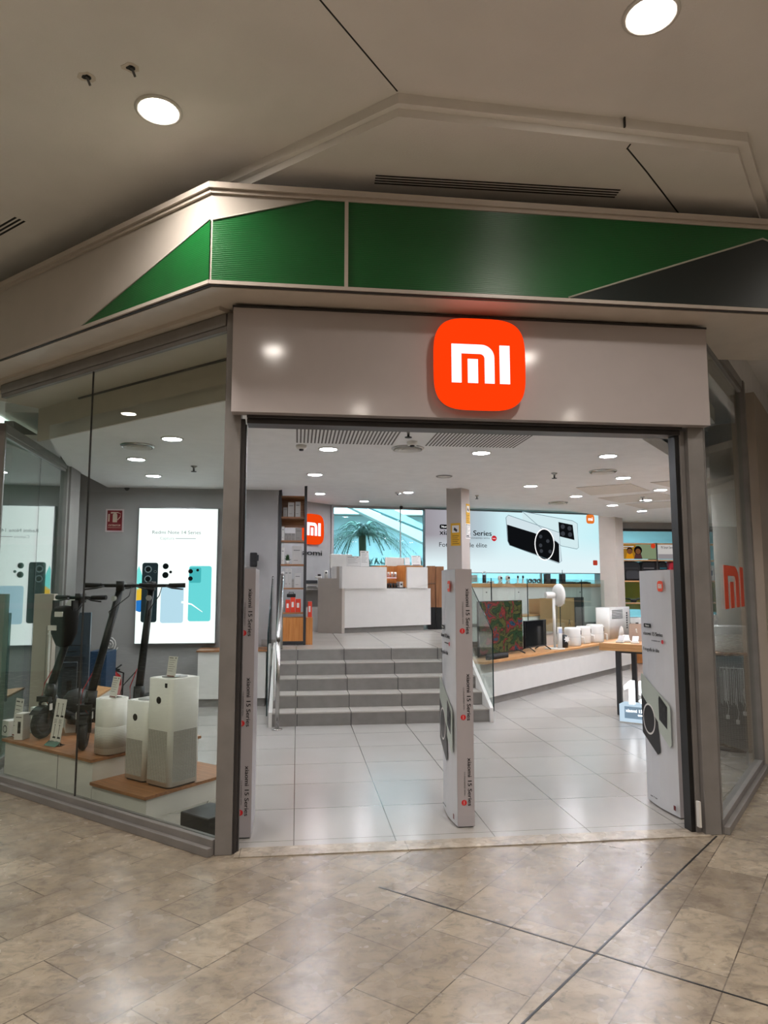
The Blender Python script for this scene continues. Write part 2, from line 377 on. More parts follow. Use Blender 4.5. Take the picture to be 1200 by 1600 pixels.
MB().box(e2.x - .004, e2.x + .004, e2.y - .04, e2.y + .006, HD - .002, HC - .05).build('ceiling_joint', BLK, jt)
# mall enclosure behind the camera and around
S(box('wall_back', BEIGE, None, -16, 18, -11.2, -11, 0, 4.3))
S(box('wall_left', BEIGE, None, -16.2, -16, -11, 30, 0, 4.3))
S(box('wall_right', mat('dark_unseen_wall', '#3b352f', .6), None, 18, 18.2, -11, 30, 0, 4.3))  # unseen wall, darkened to dim the reflection in the right window

# ---- fascia band over the shopfront
FC = Vector((-.51, 3.883, 0))
trim = struct('trim_1')
FZ0, FZ1 = 3.205, 3.745
band = MB(); band.box(-.51, 5.2, 3.885, 3.93, FZ0, FZ1)
m4 = Matrix.Translation(FC) @ Matrix.Rotation(R(AL), 4, 'Z')
band.box(0, 7, -.05, -.002, FZ0, FZ1, mtx=m4)
band.build('cream_band', CREAM, trim)
def fp(x, z): return (x, z)
gp = [(-.50, 3.205), (-.50, 3.56), (.10, 3.728), (.247, 3.728), (.247, 3.212)]
GRM = mat('green_ribbed_panel', '#0a5222', .3, var=.1, scale=3)
nt = GRM.node_tree; bs = nt.nodes['Principled BSDF']
wv = nt.nodes.new('ShaderNodeTexWave'); wv.bands_direction = 'Z'; wv.inputs['Scale'].default_value = 28; wv.inputs['Distortion'].default_value = 1.5; wv.inputs['Detail'].default_value = 2
tcn = nt.nodes.new('ShaderNodeTexCoord'); bpn = nt.nodes.new('ShaderNodeBump'); bpn.inputs['Strength'].default_value = .25; bpn.inputs['Distance'].default_value = .004
nt.links.new(tcn.outputs['Object'], wv.inputs[0]); nt.links.new(wv.outputs['Fac'], bpn.inputs['Height']); nt.links.new(bpn.outputs[0], bs.inputs['Normal'])
MB().slab(gp, (0, 3.885, 0), X, Z, .004).build('green_panel', GRM, trim)
MB().slab([(.268, 3.212), (.268, 3.728), (3.4, 3.728), (3.4, 3.212)], (0, 3.885, 0), X, Z, .004).build('green_panel', GRM, trim)
MB().slab([(1.60, 3.212), (2.86, 3.655), (4.1, 3.212)], (0, 3.881, 0), X, Z, .003).build('dark_panel', DKGREEN, trim)
lnm = mat('pale_line', '#aaa89c', .5)
MB().tube([(1.585, 3.877, 3.212), (2.86, 3.877, 3.66), (4.1, 3.877, 3.212)], .006, 6).build('outline_strip', lnm, trim)
MB().box(.247, .268, 3.872, 3.89, 3.2, 3.74).build('divider', TRIMW, trim)
for sx, pts in ((1, [(0, 3.205), (0, 3.565), (1.25, 3.205)]),):
    u = dL * -1
    MB().slab([(-p[0], p[1]) for p in pts], FC + Vector((-.669, -.743, 0)) * .003, u, Z, .004).build('green_panel', GRM, trim)
    a, b = FC - nL * .008 + Z * 3.565, FC - nL * .008 + dL * 1.25 + Z * 3.205
    MB().tube([a, b], .005, 6).build('outline_strip', lnm, trim)
    a, b = Vector((-.5, 3.878, 3.562)), Vector((.10, 3.878, 3.73))
    MB().tube([a, b], .004, 6).build('outline_strip', lnm, trim)
tr = MB()
for z0, z1, p in ((3.745, 3.78, .03), (3.722, 3.745, .014), (3.185, 3.206, .014)):
    tr.box(-.51 - p * .45, 5.2, 3.885 - p, 3.93, z0, z1)
    tr.box(-p * .35, 7, -.05, p, z0, z1, mtx=m4)
tr.build('metal_rail', TRIMW, trim)
MB().box(-.51, 5.2, 3.88, 3.93, 3.179, 3.186).box(0, 7, -.05, 0, 3.179, 3.186, mtx=m4).build('shadow_gap', FRAMD, trim)
# soffit under the fascia
sf = struct('ceiling_soffit')
MB().prism([(-.50, 3.90), (5.2, 3.90), (5.2, 4.6), (3.0, 4.75), (2.6, 4.35), (-.35, 4.35), tuple((PL + dL * 3.6 + nL * .16)[:2]), tuple((FC + dL * 6.9)[:2]), ], 3.175, 3.2).build('soffit_panel', SOFF, sf)
MB().prism([tuple((PL + dL * 0.0 + nL * .2)[:2]), tuple((PL - nL * .08)[:2]), tuple((PL - nL * .08 + dL * 6)[:2]), tuple((PL + nL * .2 + dL * 6)[:2])], 3.15, 3.178).build('soffit_step', SOFF, sf)
# bulkhead that closes the space between shop ceiling and mall ceiling
S(MB().box(-.45, 2.7, 4.36, 4.42, H1 + .12, 4.0).build('wall_front', CEIL))
mw = Matrix.Translation(PL) @ Matrix.Rotation(R(AL), 4, 'Z')
mr_ = Matrix.Translation(PR_) @ Matrix.Rotation(R(AR), 4, 'Z')
S(MB().box(0, 7, -.22, -.16, 3.17, 4.0, mtx=mw).build('wall_front_left', CEIL))
S(MB().box(0, 7, .12, .2, 3.2, 4.0, mtx=mr_).build('wall_front_right', CEIL))

# ---- doorway
dr = struct('door_1')
MB().box(-.44, -.345, 4.20, 4.32, 0, 3.15).build('door_post', FRAME, dr, .004)
MB().box(-.344, -.322, 4.22, 4.30, 0, 2.5).box(-.321, -.312, 4.24, 4.28, 0, 2.47).build('side_rail', FRAMD, dr)
MB().box(2.475, 2.58, 4.17, 4.30, 0, 3.15).box(2.44, 2.474, 4.21, 4.3, 0, 2.5).build('door_post', FRAME, dr, .004)
MB().box(2.412, 2.439, 4.22, 4.30, 0, 2.47).build('side_rail', BLK, dr)
MB().box(-.31, 2.44, 4.17, 4.33, 2.50, 2.58).box(-.31, 2.44, 4.20, 4.33, 2.47, 2.50).build('header_beam', FRAMD, dr, .003)
MB().box(2.43, 2.445, 4.16, 4.19, .05, .2).build('magnet_lock', WP, dr)

# ---- glazing
def window(name, P, A, L, z0, z1, sgn, joints, far_post=True, frame_m=FRAME, gm=GL, base=.085):
    """sgn=+1: outside is +y local"""
    w = struct(name, P, A)
    q = lambda a, b: (min(a * sgn, b * sgn), max(a * sgn, b * sgn))
    mb = MB(); mb.box(0, L, *q(-.03, .035), 0, base).box(0, L, *q(.035, .07), 0, base * .55).box(0, L, *q(-.03, .03), z1, z1 + .075).box(0, L, *q(-.02, .02), z1 - .03, z1)
    if far_post: mb.box(0, .03, *q(-.03, .03), 0, z1 + .07).box(L - .06, L + .02, *q(-.04, .04), 0, z1 + .07)
    mb.build('window_frame', frame_m, w, .003)
    xs = [0.0] + joints + [L - .05]
    for a, b in zip(xs, xs[1:]):
        MB().box(a + .003, b - .003, *q(-.005, .005), base, z1 - .02).build('pane', gm, w)
    for a in joints: MB().box(a - .0025, a + .0025, *q(-.006, .006), base, z1 - .02).build('pane_joint', FRAMD, w)
    return w
window('window_1', PL + dL * .0, AL, 2.68, 0, 3.07, 1, [1.41], far_post=False)
window('window_2', PR_ + dR * .0, AR, 1.86, 0, 3.2, -1, [])
# the outer side of the far right post: beige mall wall
S(MB().box(1.94, 9, -.10, -.03, 0, 3.19, mtx=mr_).build('wall_right_front', BEIGE))
S(MB().box(1.93, 9, -.12, -.10, 0, .1, mtx=mr_).build('baseboard_right', FRAME))
# side glazing of the shop, running back from the left corner
ws = sideB - corner_s; A_s = math.degrees(math.atan2(ws.y, ws.x))
window('window_3', corner_s, A_s, ws.length, 0, 2.76, 1, [1.05], gm=GLG)
MB().box(ws.length, ws.length + .4, -.06, .06, 0, 3.1).build('corner_post', FRAME, bpy.data.objects['window_3'])

# ---- shop ceiling (level H1) with the opening over the platform, ceiling H2 over the platform
ce_poly = [(-.08, 4.42), (2.62, 4.34), tuple((PR_ + dR * 1.2 + nR * .1)[:2]), tuple((PR_ + dR * 1.5 + nR * .75)[:2]), tuple((PR_ + dR * 3.2 + nR * .75)[:2]), (12, 9.5), (12, 13.7), (6.2, 13.7), (6.15, 12.95), (5.67, 12.53), (2.86, 10.0), (2.45, 9.5), (2.3, 9.32), (1.9, 9.12), (1.6, 8.9), (.3, 8.98), (.05, 9.2), (-.27, 9.62),
           (-2.5, 9.62), tuple((sideB + Vector((.02, 0, 0)))[:2]), tuple((LW(2.8, .47))[:2]), tuple((LW(-.05, .47))[:2])]
S(MB().prism(ce_poly, H1, H1 + .12).build('ceiling_shop', CEIL))
S(MB().box(-3.2, 12, 8.0, 16.8, H2 + .3, H2 + .4).build('ceiling_upper', CEIL))
S(MB().prism([(-.35, 8.6), (9, 8.6), (9, 15.6), (K.x + 2, K.y + .35 + .02), (K.x, K.y + .1), (-.35, 12.7)], H2, H2 + .05).build('ceiling_platform', CEIL))
S(MB().box(-3.2, -2.3, 8.0, 9.6, H2, H2 + .05).build('ceiling_alcove', CEIL))
# higher pelmet zone just inside the left window, closed by a vertical bulkhead
CST = mat('cream_strip', '#c3b9ab', .6)
S(MB().box(-.1, 3.0, -.49, -.47, H1 - .001, 3.13, mtx=mw).build('ceiling_bulkhead', CST))
S(MB().box(-.1, 3.0, -.49, -.02, 3.10, 3.13, mtx=mw).build('ceiling_pelmet', CST))
S(MB().box(.22, 2.35, -.468, -.455, 3.085, 3.099, mtx=mw).build('trim_5', FRAMD))
# ---- back walls
S(box('wall_shop_left', GWALL, None, -3.1, -.27, 9.6, 9.7, 0, 3.3))
S(box('wall_alcove', GWALL, None, -3.2, -3.1, 8.0, 9.7, 0, 3.3))
S(box('baseboard_left', GREYT, None, -.46, -.27, 9.585, 9.6, U, U + .08))
S(box('wall_platform_left', GWALL, None, -.37, -.27, 9.7, 13.0, 0, 3.3))
lw = math.hypot(1.4, 1.4)
mk = Matrix.Translation(K) @ Matrix.Rotation(R(225.5), 4, 'Z')
S(MB().box(0, 2.4, -.12, 0, 0, 3.1, mtx=mk).build('wall_emblem', GWALL))
# tall glazing behind the platform
w4 = struct('window_4', K, ABK)
MB().box(0, 6.4, -.03, .03, U, U + .06).box(0, 6.4, -.03, .03, 3.05, 3.1).box(-.02, .03, -.05, .05, U, 3.1).build('window_frame', GWALL, w4)
for a, b in ((0.03, 1.42), (1.425, 2.9), (2.905, 4.6), (4.605, 6.4)):
    MB().box(a, b, -.005, .005, U + .06, 3.05).build('pane', GLT, w4)
MB().box(1.412, 1.432, -.01, .01, U + .06, 3.05).box(2.88, 2.92, -.02, .02, U + .06, 3.05).box(4.58, 4.62, -.02, .02, U + .06, 3.05).build('mullion', W, w4)
# far right wall with a strip of high windows
FY = 13.65
S(MB().box(6.2, 12, FY, FY + .12, 2.66, H1).build('wall_far', GWALL))
w5 = struct('window_5', (6.2, FY, 0), 0)
MB().box(0, 5.8, -.02, .04, 2.62, 2.67).box(1.73, 1.8, -.02, .05, 0, 2.66).box(3.6, 3.68, -.02, .05, 0, 2.66).box(0, 5.8, -.03, .05, 0, .1).build('window_frame', FRAMD, w5)
for a, b in ((0, 1.73), (1.8, 3.6), (3.68, 5.8)): MB().box(a, b, 0, .01, .1, 2.62).build('pane', GLT, w5)
# square column at the end of the platform
cc = DP(957, 905, 13.45)
S(MB().box(-.165, .165, -.165, .165, U, H2, mtx=Matrix.Translation((cc.x, cc.y, 0)) @ Matrix.Rotation(R(40), 4, 'Z')).build('wall_pillar', mat('pillar_paint', '#c0b6ac', .5)))

# ---- platform and stairs
A0, B0 = Vector((2.43, 8.85, 0)), Vector((6.05, 12.36, 0))
AP = math.degrees(math.atan2(B0.y - A0.y, B0.x - A0.x)); dP = (B0 - A0).normalized(); nP = Vector((-dP.y, dP.x, 0))
LP_ = (B0 - A0).length
eA, eB = A0 + nP * .5, B0 + nP * .5 + dP * .3
pf = [(-.36, 9.05), (-.36, 14.2), (9, 15.6), (9, 13.0), tuple((eB)[:2]), tuple(eA[:2]), (2.17, 9.05)]
S(MB().prism([(-.34, 9.05), (2.2, 9.05), tuple((eA + dP * .05)[:2]), tuple(eB[:2]), (6.75, 12.85), (7.6, 13.6), (7.0, 15.2), (K.x, K.y - .02), (-.26, 12.95)], U - .2, U).build('floor_platform', TILEU))
S(MB().prism([(-.3, 9.33), (2.17, 9.33), (2.2, 9.1), tuple((eA)[:2]), tuple(eB[:2]), (6.4, 14.0), (K.x, K.y), (-.26, 12.95)], 0.004, U - .2).build('wall_platform_base', WL))
stp = thing('staircase', 'five grey stone steps rising from the shop floor to the platform', 'stairs', (0, 7.82, 0))
for i in range(5):
    y0, z1 = i * .3, (i + 1) * U / 5
    MB().box(-.25, 2.14, y0, 1.5, i * U / 5 + .001, z1 - .012).build('riser', GREYT, stp)
    MB().box(-.25, 2.14, y0 - .004, y0 + .31 if i < 4 else y0 + .06, z1 - .012, z1 + (.0 if i < 4 else .0005)).build('tread', TILEU, stp)
for i in range(5):
    for x in (.018, .6, 1.2, 1.8):
        MB().box(x - .003, x + .003, i * .3 - .0055, i * .3, i * U / 5 + .005, (i + 1) * U / 5 - .012).build('riser_joint', FRAMD, stp)
for sx, x in ((1, 2.14), (-1, -.25)):
    x0, x1 = (x, x + .035) if sx > 0 else (x - .035, x)
    mt = Matrix(((0, 0, 1, x0), (1, 0, 0, 0), (0, 1, 0, 0), (0, 0, 0, 1)))
    MB().prism([(-.05, 0), (-.05, .16), (1.2, U + .05), (1.5, U + .05), (1.5, 0)], 0, .035, mt).build('stringer', WL, stp)
# glass balustrade on the stair flanks
def stair_glass(x, label, top0, flat):
    t = thing('glass_balustrade', label, 'balustrade', (x, 7.8, 0))
    mt = Matrix(((0, 0, 1, 0), (1, 0, 0, 0), (0, 1, 0, 0), (0, 0, 0, 1)))
    MB().prism([(0, .12), (0, top0), (1.15, 1.62), (flat, 1.62), (flat, U - .02), (1.2, U - .02)], 0, .01, mt).build('pane', GLC, t)
    MB().box(-.001, .011, -.006, .0, .12, top0).build('pane_edge', GLEDGE, t)
    MB().tube([(.005, 0, top0), (.005, 1.15, 1.62), (.005, flat, 1.62)], .006, 6).build('pane_edge', GLEDGE, t)
    return t
stair_glass(2.18, 'clear glass panel with sloping top along the right flank of the stairs', 1.0, 1.45)
stair_glass(-.31, 'clear glass panel with sloping top along the left flank of the stairs', 1.0, 1.5)
hr = thing('stair_handrail', 'brushed steel tube handrail with upright post left of the stairs', 'handrail', (-.19, 7.66, 0))
MB().tube([(0, 0, .012), (0, 0, .95)], .022, 14).build('post', STEEL, hr)
MB().lathe([(.055, 0), (.055, .008), (.03, .014), (.0, .014)], 20, (0, 0, .004)).build('base_flange', STEEL, hr)
MB().tube([(0, -.02, .93), (0, 0, .96), (0, 1.36, 1.62), (0, 1.5, 1.64)], .024, 14).build('rail', STEEL, hr)
MB().tube([(0, 1.35, U + .002), (0, 1.35, 1.6)], .02, 12).build('post', STEEL, hr)
MB().tube([(-.04, .06, .3), (-.04, 1.3, 1.0)], .012, 8).tube([(-.04, .06, .9), (-.04, .06, .3)], .01, 8).build('lower_bar', WL, hr)

# glass balustrade along the platform edge, in separate panes
gb = thing('glass_balustrade', 'long clear glass guard along the diagonal platform edge behind the televisions', 'balustrade', (eA.x, eA.y, U), AP)
xs = [.05, .95, 2.05, 3.2, 4.1, LP_ + .25]
for a, b in zip(xs, xs[1:]):
    MB().box(a + .006, b - .006, .0, .01, .03, .9).build('pane', GLC, gb)
    MB().box(b - .006, b + .002, -.001, .011, .03, .9).build('pane_edge', GLEDGE, gb)
MB().box(.05, LP_ + .25, -.012, .022, 0, .03).build('floor_channel', FRAME, gb)
gb2 = thing('glass_balustrade', 'clear glass guard turning back beside the square pillar at the platform end', 'balustrade', (eB.x - .05, eB.y - .05, U), AP + 90)
MB().box(.05, .9, 0, .01, .03, .9).build('pane', GLC, gb2)
MB().box(.05, .9, -.01, .02, 0, .03).build('floor_channel', FRAME, gb2)

# square pillar with notices at the head of the stairs
pc = DP(722, 905, 9.27); pc.z = 0
RP = 47.5
S(MB().box(0, .225, 0, .225, U, H2, mtx=Matrix.Translation(pc) @ Matrix.Rotation(R(RP), 4, 'Z')).build('wall_post', mat('post_paint', '#b3aaa3', .45)))
uR = Vector((math.cos(R(RP)), math.sin(R(RP)), 0)); uLf = Vector((math.cos(R(RP + 90)), math.sin(R(RP + 90)), 0))
def notice(px, py, w, h, face, m, label, kind):
    """face 'R': right face of the pillar, 'L': left face"""
    r = ray(px, py); d = uR if face == 'R' else uLf
    t = (pc.x * d.y - pc.y * d.x) / (r.x * d.y - r.y * d.x); p = Vector((r.x * t, r.y * t, CZ + r.z * t))
    nn = Vector((d.y, -d.x, 0)) if face == 'R' else Vector((-d.y, d.x, 0))
    if nn.dot(p.xy.to_3d()) > 0: nn = -nn
    u = Z.cross(nn)
    ang = math.degrees(math.atan2(u.y, u.x))
    th = thing('notice', label, 'sign', tuple(p + nn * .002), ang)
    MB().box(-w / 2, w / 2, -.001, .001, -h / 2, h / 2).build('sheet', m, th)
    if kind == 'cam':
        MB().box(-w * .36, w * .36, -.002, -.001, h * .08, h * .4).build('picture_field', WHITEP, th)
        MB().slab([(-w * .2, h * .2), (-w * .12, h * .32), (w * .2, h * .2), (w * .12, h * .1)], (0, -.002, 0), X, Z, .001).build('camera_symbol', INK, th)
        lm = MB()
        for k in range(5): lm.box(-w * .35, w * .35 - (k % 2) * .02, -.002, -.001, -h * (.06 + .085 * k), -h * (.085 + .085 * k))
        lm.build('small_print', mat('brown_ink', '#6b5314', .6), th)
    else:
        MB().box(-w * .42, w * .42, -.002, -.001, -h * .44, h * .44).build('border', INK, th)
        MB().box(-w * .37, w * .37, -.003, -.002, -h * .4, h * .4).build('paper_field', WHITEP, th)
        lm = MB()
        for k in range(7): lm.box(-w * .3, w * .3 - (k % 3) * .02, -.004, -.003, h * (.32 - .085 * k), h * (.30 - .085 * k))
        lm.box(-w * .3, w * .2, -.004, -.003, -h * .36, -h * .28); lm.build('small_print', INK, th)
YEL = mat('yellow_paper', '#d9a416', .55)
notice(712, 835, .145, .30, 'L', YEL, 'large yellow camera warning notice on the left face of the pillar', 'cam')
notice(731, 803, .10, .27, 'R', YEL, 'narrow yellow camera warning notice high on the right face of the pillar', 'cam')
notice(731, 830, .13, .20, 'R', WHITEP, 'white printed notice with black border on the right face of the pillar', 'txt')

# ================================================================ SIGN OVER THE DOOR
sb = thing('sign_board', 'wide glossy grey-white panel over the shop entrance', 'signboard', (0, 4.10, 2.515))
MB().box(-.395, 2.59, 0, .09, 0, .63).build('panel', WG, sb)
MB().box(-.40, 2.595, -.002, .09, .63, .642).build('top_edge', FRAMD, sb)
lg = thing('illuminated_sign', 'glowing orange rounded square sign with white letters on the entrance panel', 'sign', (1.08, 4.10, 2.835))
hl = .283
MB().slab(sup(3.8, hl * .97, k=72), (0, -.001, 0), X, Z, .045).build('sign_casing', mat('sign_casing_metal', '#b8b4b4', .3, .5), lg)
SO = emis('glowing_orange', '#ff3a08', 1.15); SW = emis('glowing_white', '#eaf4ff', 1.6)
MB().slab(sup(3.8, hl, k=72), (0, -.046, 0), X, Z, .02).build('sign_face', SO, lg)
for nm, poly in (('letter', letter_m(hl)), ('letter', [(-.27 * hl, -.42 * hl), (-.05 * hl, -.42 * hl), (-.05 * hl, .1 * hl), (-.27 * hl, .1 * hl)]), ('letter', [(.43 * hl, -.42 * hl), (.65 * hl, -.42 * hl), (.65 * hl, .42 * hl), (.43 * hl, .42 * hl)])):
    MB().slab(poly, (0, -.066, 0), X, Z, .004).build(nm, SW, lg)

# ================================================================ LIGHTS
def ceiling_light(loc, r, m, label, group, lit=True, rz=0):
    t = thing('ceiling_light', label, 'ceiling light', loc, rz, group)
    MB().lathe([(r * 1.25, 0), (r * 1.25, -.006), (r * 1.12, -.012), (r, -.006), (r, 0)], 28).build('trim_ring', WP if lit else GWALL, t)
    MB().lathe([(0.0001, -.007), (r, -.007), (r, -.004), (.0001, -.004)], 28).build('diffuser', m, t)
    return t
SPOT = bpy.data.lights.new('mall_lamp_beam', 'SPOT'); SPOT.energy = MALL_SPOT; SPOT.spot_size = R(150); SPOT.spot_blend = 1.0; SPOT.shadow_soft_size = .08; SPOT.color = (1.0, .93, .86)
def add_beam(t):
    o = bpy.data.objects.new('lamp_beam', SPOT); COL.objects.link(o); o.parent = t; o.location = (0, 0, -.03); return t
EM_M = emis('mall_lamp_glow', '#fff5e8', MALL_E); EM_S = emis('shop_lamp_glow', '#f5f6ff', STORE_E)
pm = G(248, 172, HC)
add_beam(ceiling_light(pm, .098, EM_M, 'large round lit downlight in the mall ceiling left of the green band', None))
add_beam(ceiling_light(G(1017, 22, HC), .098, EM_M, 'large round lit downlight at the top edge of the mall ceiling', None))
mall_pts = [(-.28, .85), (.86, -1.6), (2.46, .95), (3.99, -1.6), (4.1, 3.2 - .3), (-2.6, 2.2), (-2.2, -1.2), (-4.2, 3.9), (-.6, -4), (2.2, -4.4), (-4.6, .4), (5.6, 1.0), (-6.8, 5.6), (-6.5, 2.2), (-4.4, -3.2), (5.2, -3.4), (7.6, 3.4), (7.4, -.8), (.8, -7), (-3.2, -7), (4.6, -7), (-8, -1)]  # first ones read from reflections; far ones added so bounce brightens the ceiling
gm0 = ceiling_light((mall_pts[0][0], mall_pts[0][1], HC), .098, EM_M, 'round lit downlight of the mirrored and added mall lamps outside the picture', 'mall downlights out of view'); add_beam(gm0)
for p in mall_pts[1:]: dup(gm0, (p[0], p[1], HC))
GS = 'round downlights in the low shop ceiling'
sl_px = [(269, 685, 'by the left window beside the round vent'), (213, 717, 'behind the round vent by the left window'), (240, 743, 'farthest from the glass by the left window'),
         (513, 701, 'nearest the door, left of the central round vent'), (492, 741, 'near the shelf tower, second row'), (752, 707, 'nearest the door, right of the central round vent'),
         (950, 712, 'in front of the right round vent'), (974, 746, 'just behind the right round vent'), (829, 759, 'right of the pillar'), (900, 775, 'behind a beige ceiling panel, right of the billboard'),
         (1032, 765, 'between two beige ceiling panels'), (957, 789, 'over the square pillar'), (1009, 781, 'before the far window wall'), (1003, 798, 'closest to the far window wall'), (1120, 795, 'seen through the right window, lower'),
         (1138, 758, 'seen through the right window, higher')]
first = None
for px, py, w in sl_px:
    g = G(px, py, H1); lab = 'round lit downlight in the shop ceiling ' + w
    if first is None: first = ceiling_light(g, .078, EM_S, lab, GS)
    else: dup(first, g, label=lab)
for px, py, w in [(500, 771, 'over the wall emblem'), (569, 783, 'in front of the palm window'), (638, 769, 'left of the pillar')]:
    dup(first, G(px, py, H2), label='round lit downlight in the raised platform ceiling ' + w, group='downlights over the platform')
for p in ((3.4, 11.6, H2), (5.2, 13.2, H2)):
    dup(first, p, label='round lit downlight in the raised platform ceiling hidden beyond the low ceiling', group='hidden downlights over the platform')
for p in ((6.5, 9.3), (8.3, 10.4), (6.9, 11.5), (5.2, 7.6), (9.0, 8.2)):
    dup(first, (p[0], p[1], H1), label='round lit downlight in the shop ceiling beyond the right door post', group='shop downlights beyond the door post')
ceiling_light(G(694, 744, H1), .078, WP, 'unlit round ceiling fitting left of the pillar top', None, False)

def round_vent(px, py, r, label):
    t = thing('round_air_vent', label, 'air vent', G(px, py, H1))
    MB().lathe([(r, 0), (r, -.006), (r * .9, -.02), (r * .86, -.008), (r * .86, 0)], 32).build('outer_ring', STEEL, t)
    for k, q in enumerate((.72, .5, .28)):
        MB().lathe([(r * q, -.004), (r * (q + .1), -.02), (r * (q + .08), -.024), (r * (q - .03), -.006)], 28).build('inner_ring', WP, t)
    MB().lathe([(.0001, -.002), (r * .86, -.002), (r * .86, -.0005), (.0001, -.0005)], 28).build('dark_throat', FRAMD, t)
round_vent(215, 696, .155, 'round louvred air vent in the ceiling behind the left window')
round_vent(637, 700, .155, 'round louvred air vent in the ceiling behind the door header')
round_vent(942, 736, .155, 'round louvred air vent in the ceiling right of the doorway')
round_vent(872, 785, .15, 'small distant round air vent above the billboard')

def slot_vent(o, u, w, L, n, pitch, label):
    t = thing('slot_air_vent', label, 'air vent', o, math.degrees(math.atan2(u[1], u[0])))
    for k in range(n): MB().box(0, L, k * pitch, k * pitch + pitch * .5, -.002, .002).build('slot', BLK, t)
    MB().box(-.02, L + .02, -.02, n * pitch + .01, -.0006, .003).build('frame', MCEIL, t)
o = G(587, 273, HD); o2 = G(970, 296, HD)
slot_vent(o, (o2 - o), None, (o2 - o).length, 4, .026, 'long black four-slot air vent in the dropped mall ceiling')
o = G(40, 346, HC)
slot_vent(o - Z * 0, dL, None, 1.4, 3, .03, 'black slotted air vent at the left edge of the mall ceiling')

def perf_panel(pts, label, name='acoustic_panel'):
    P = [G(x, y, H1 - .004) for x, y in pts]
    o = MB().prism([(p.x, p.y) for p in P], H1 - .006, H1 - .0005).build(name, PANELM); tag(o, label, 'ceiling panel'); return o
PANELM = mat('beige_perforated_panel', '#d6cfc6', .8)
perf_panel([(900, 762), (985, 756), (1016, 767), (923, 774)], 'beige square panel in the shop ceiling nearest above the billboard corner')
perf_panel([(934, 778), (1032, 770), (1064, 779), (968, 786)], 'beige square panel in the shop ceiling behind the first beige panel')
perf_panel([(976, 788), (1066, 782), (1066, 791), (1008, 796)], 'beige square panel in the shop ceiling nearest the far window strip')
perf_panel([(1016, 754), (1066, 750), (1130, 745), (1130, 764), (1058, 764)], 'beige square panel in the shop ceiling behind the right door post')
def slat_grille(x0, x1, y0, y1, label):
    t = thing('ceiling_grille', label, 'air grille', (x0, y0, H1))
    n = int((x1 - x0) / .032); mb = MB()
    for k in range(n): mb.box(k * .032, k * .032 + .014, 0, y1 - y0, -.003, .0)
    mb.build('slots', mat('grille_shadow', '#6e6a67', .8), t)
    MB().box(-.02, x1 - x0 + .02, -.02, y1 - y0 + .02, -.0012, 0).build('frame', CEIL, t)
a, b = G(463, 690, H1), G(625, 697, H1)
slat_grille(a.x, G(622, 690, H1).x, 5.35, b.y - .05, 'slatted air grille in the ceiling left of the sprinkler')
slat_grille(G(668, 692, H1).x, G(825, 690, H1).x, 5.35, b.y - .05, 'slatted air grille in the ceiling right of the sprinkler')

def sprinkler(p, label, m=BLK, cat='sprinkler'):
    t = thing('sprinkler', label, cat, p)
    MB().lathe([(.035, 0), (.035, -.008), (.012, -.02), (.010, -.06), (.0001, -.06)], 14).build('body', STEEL, t)
    MB().lathe([(.0001, -.066), (.03, -.066), (.03, -.06), (.0001, -.06)], 14).build('deflector', m, t)
sprinkler(G(303, 728, H1), 'small sprinkler head in the ceiling behind the left window')
sprinkler(G(638, 672, H1), 'sprinkler head hanging close behind the door header')
sprinkler(G(866, 739, H1), 'small sprinkler head in the ceiling right of the pillar')
sprinkler(G(1004, 776, H1), 'small sprinkler head between the beige ceiling panels')
sprinkler(G(745, 774, H2), 'small sprinkler head in the platform ceiling right of the pillar')
def detector(p, label, r=.05):
    t = thing('smoke_detector', label, 'detector', p)
    MB().lathe([(r, 0), (r, -.02), (r * .8, -.035), (.0001, -.035)], 20).build('body', WP, t)
    MB().lathe([(r * .45, -.035), (r * .4, -.05), (.0001, -.05)], 16).build('sensor', DGR, t)
detector(G(471, 696, H1), 'white smoke detector in the ceiling left of the front downlight')
detector(G(644, 690, H1), 'white smoke detector just before the central round vent')
detector(G(622, 769, H2), 'white smoke detector in the platform ceiling left of the pillar')
def dome_cam(p, label, r=.035):
    t = thing('security_camera', label, 'camera', p)
    MB().lathe([(r * .5, 0), (r * .5, -.03), (.0001, -.03)], 12).build('mount', WP, t)
    MB().lathe([(.0001, -.03), (r * .8, -.035), (r, -.06), (r * .8, -.09), (.0001, -.1)], 16).build('lens_ball', BLK, t)
dome_cam(G(627, 788, H2), 'small dark ball camera hanging before the palm window')
dome_cam(DP(200, 757, 9.3), 'dark ball camera at the ceiling above the fire extinguisher sign', .06)
def hole(px, py, label, seed):
    random.seed(seed); p = G(px, py, HC)
    t = thing('ceiling_hole', label, 'hole', p)
    pts = [((.028 + random.random() * .016) * math.cos(2 * math.pi * k / 11), (.022 + random.random() * .014) * math.sin(2 * math.pi * k / 11)) for k in range(11)]
    MB().prism([(x * 1.15, y * 1.15) for x, y in pts], -.0015, 0).build('broken_plaster', mat('bare_plaster', '#d2c9be', .9), t)
    MB().prism([(x * .6, y * .6) for x, y in pts], -.003, 0).build('opening', BLK, t)
    MB().tube([(0, 0, 0), (.01, -.01, -.02), (.02, .0, -.045)], .006, 8).build('loose_cable', GREYINK, t)
hole(205, 106, 'ragged hole with a loose cable above the left mall downlight', 3)
hole(135, 120, 'ragged hole farther left in the mall ceiling', 5)

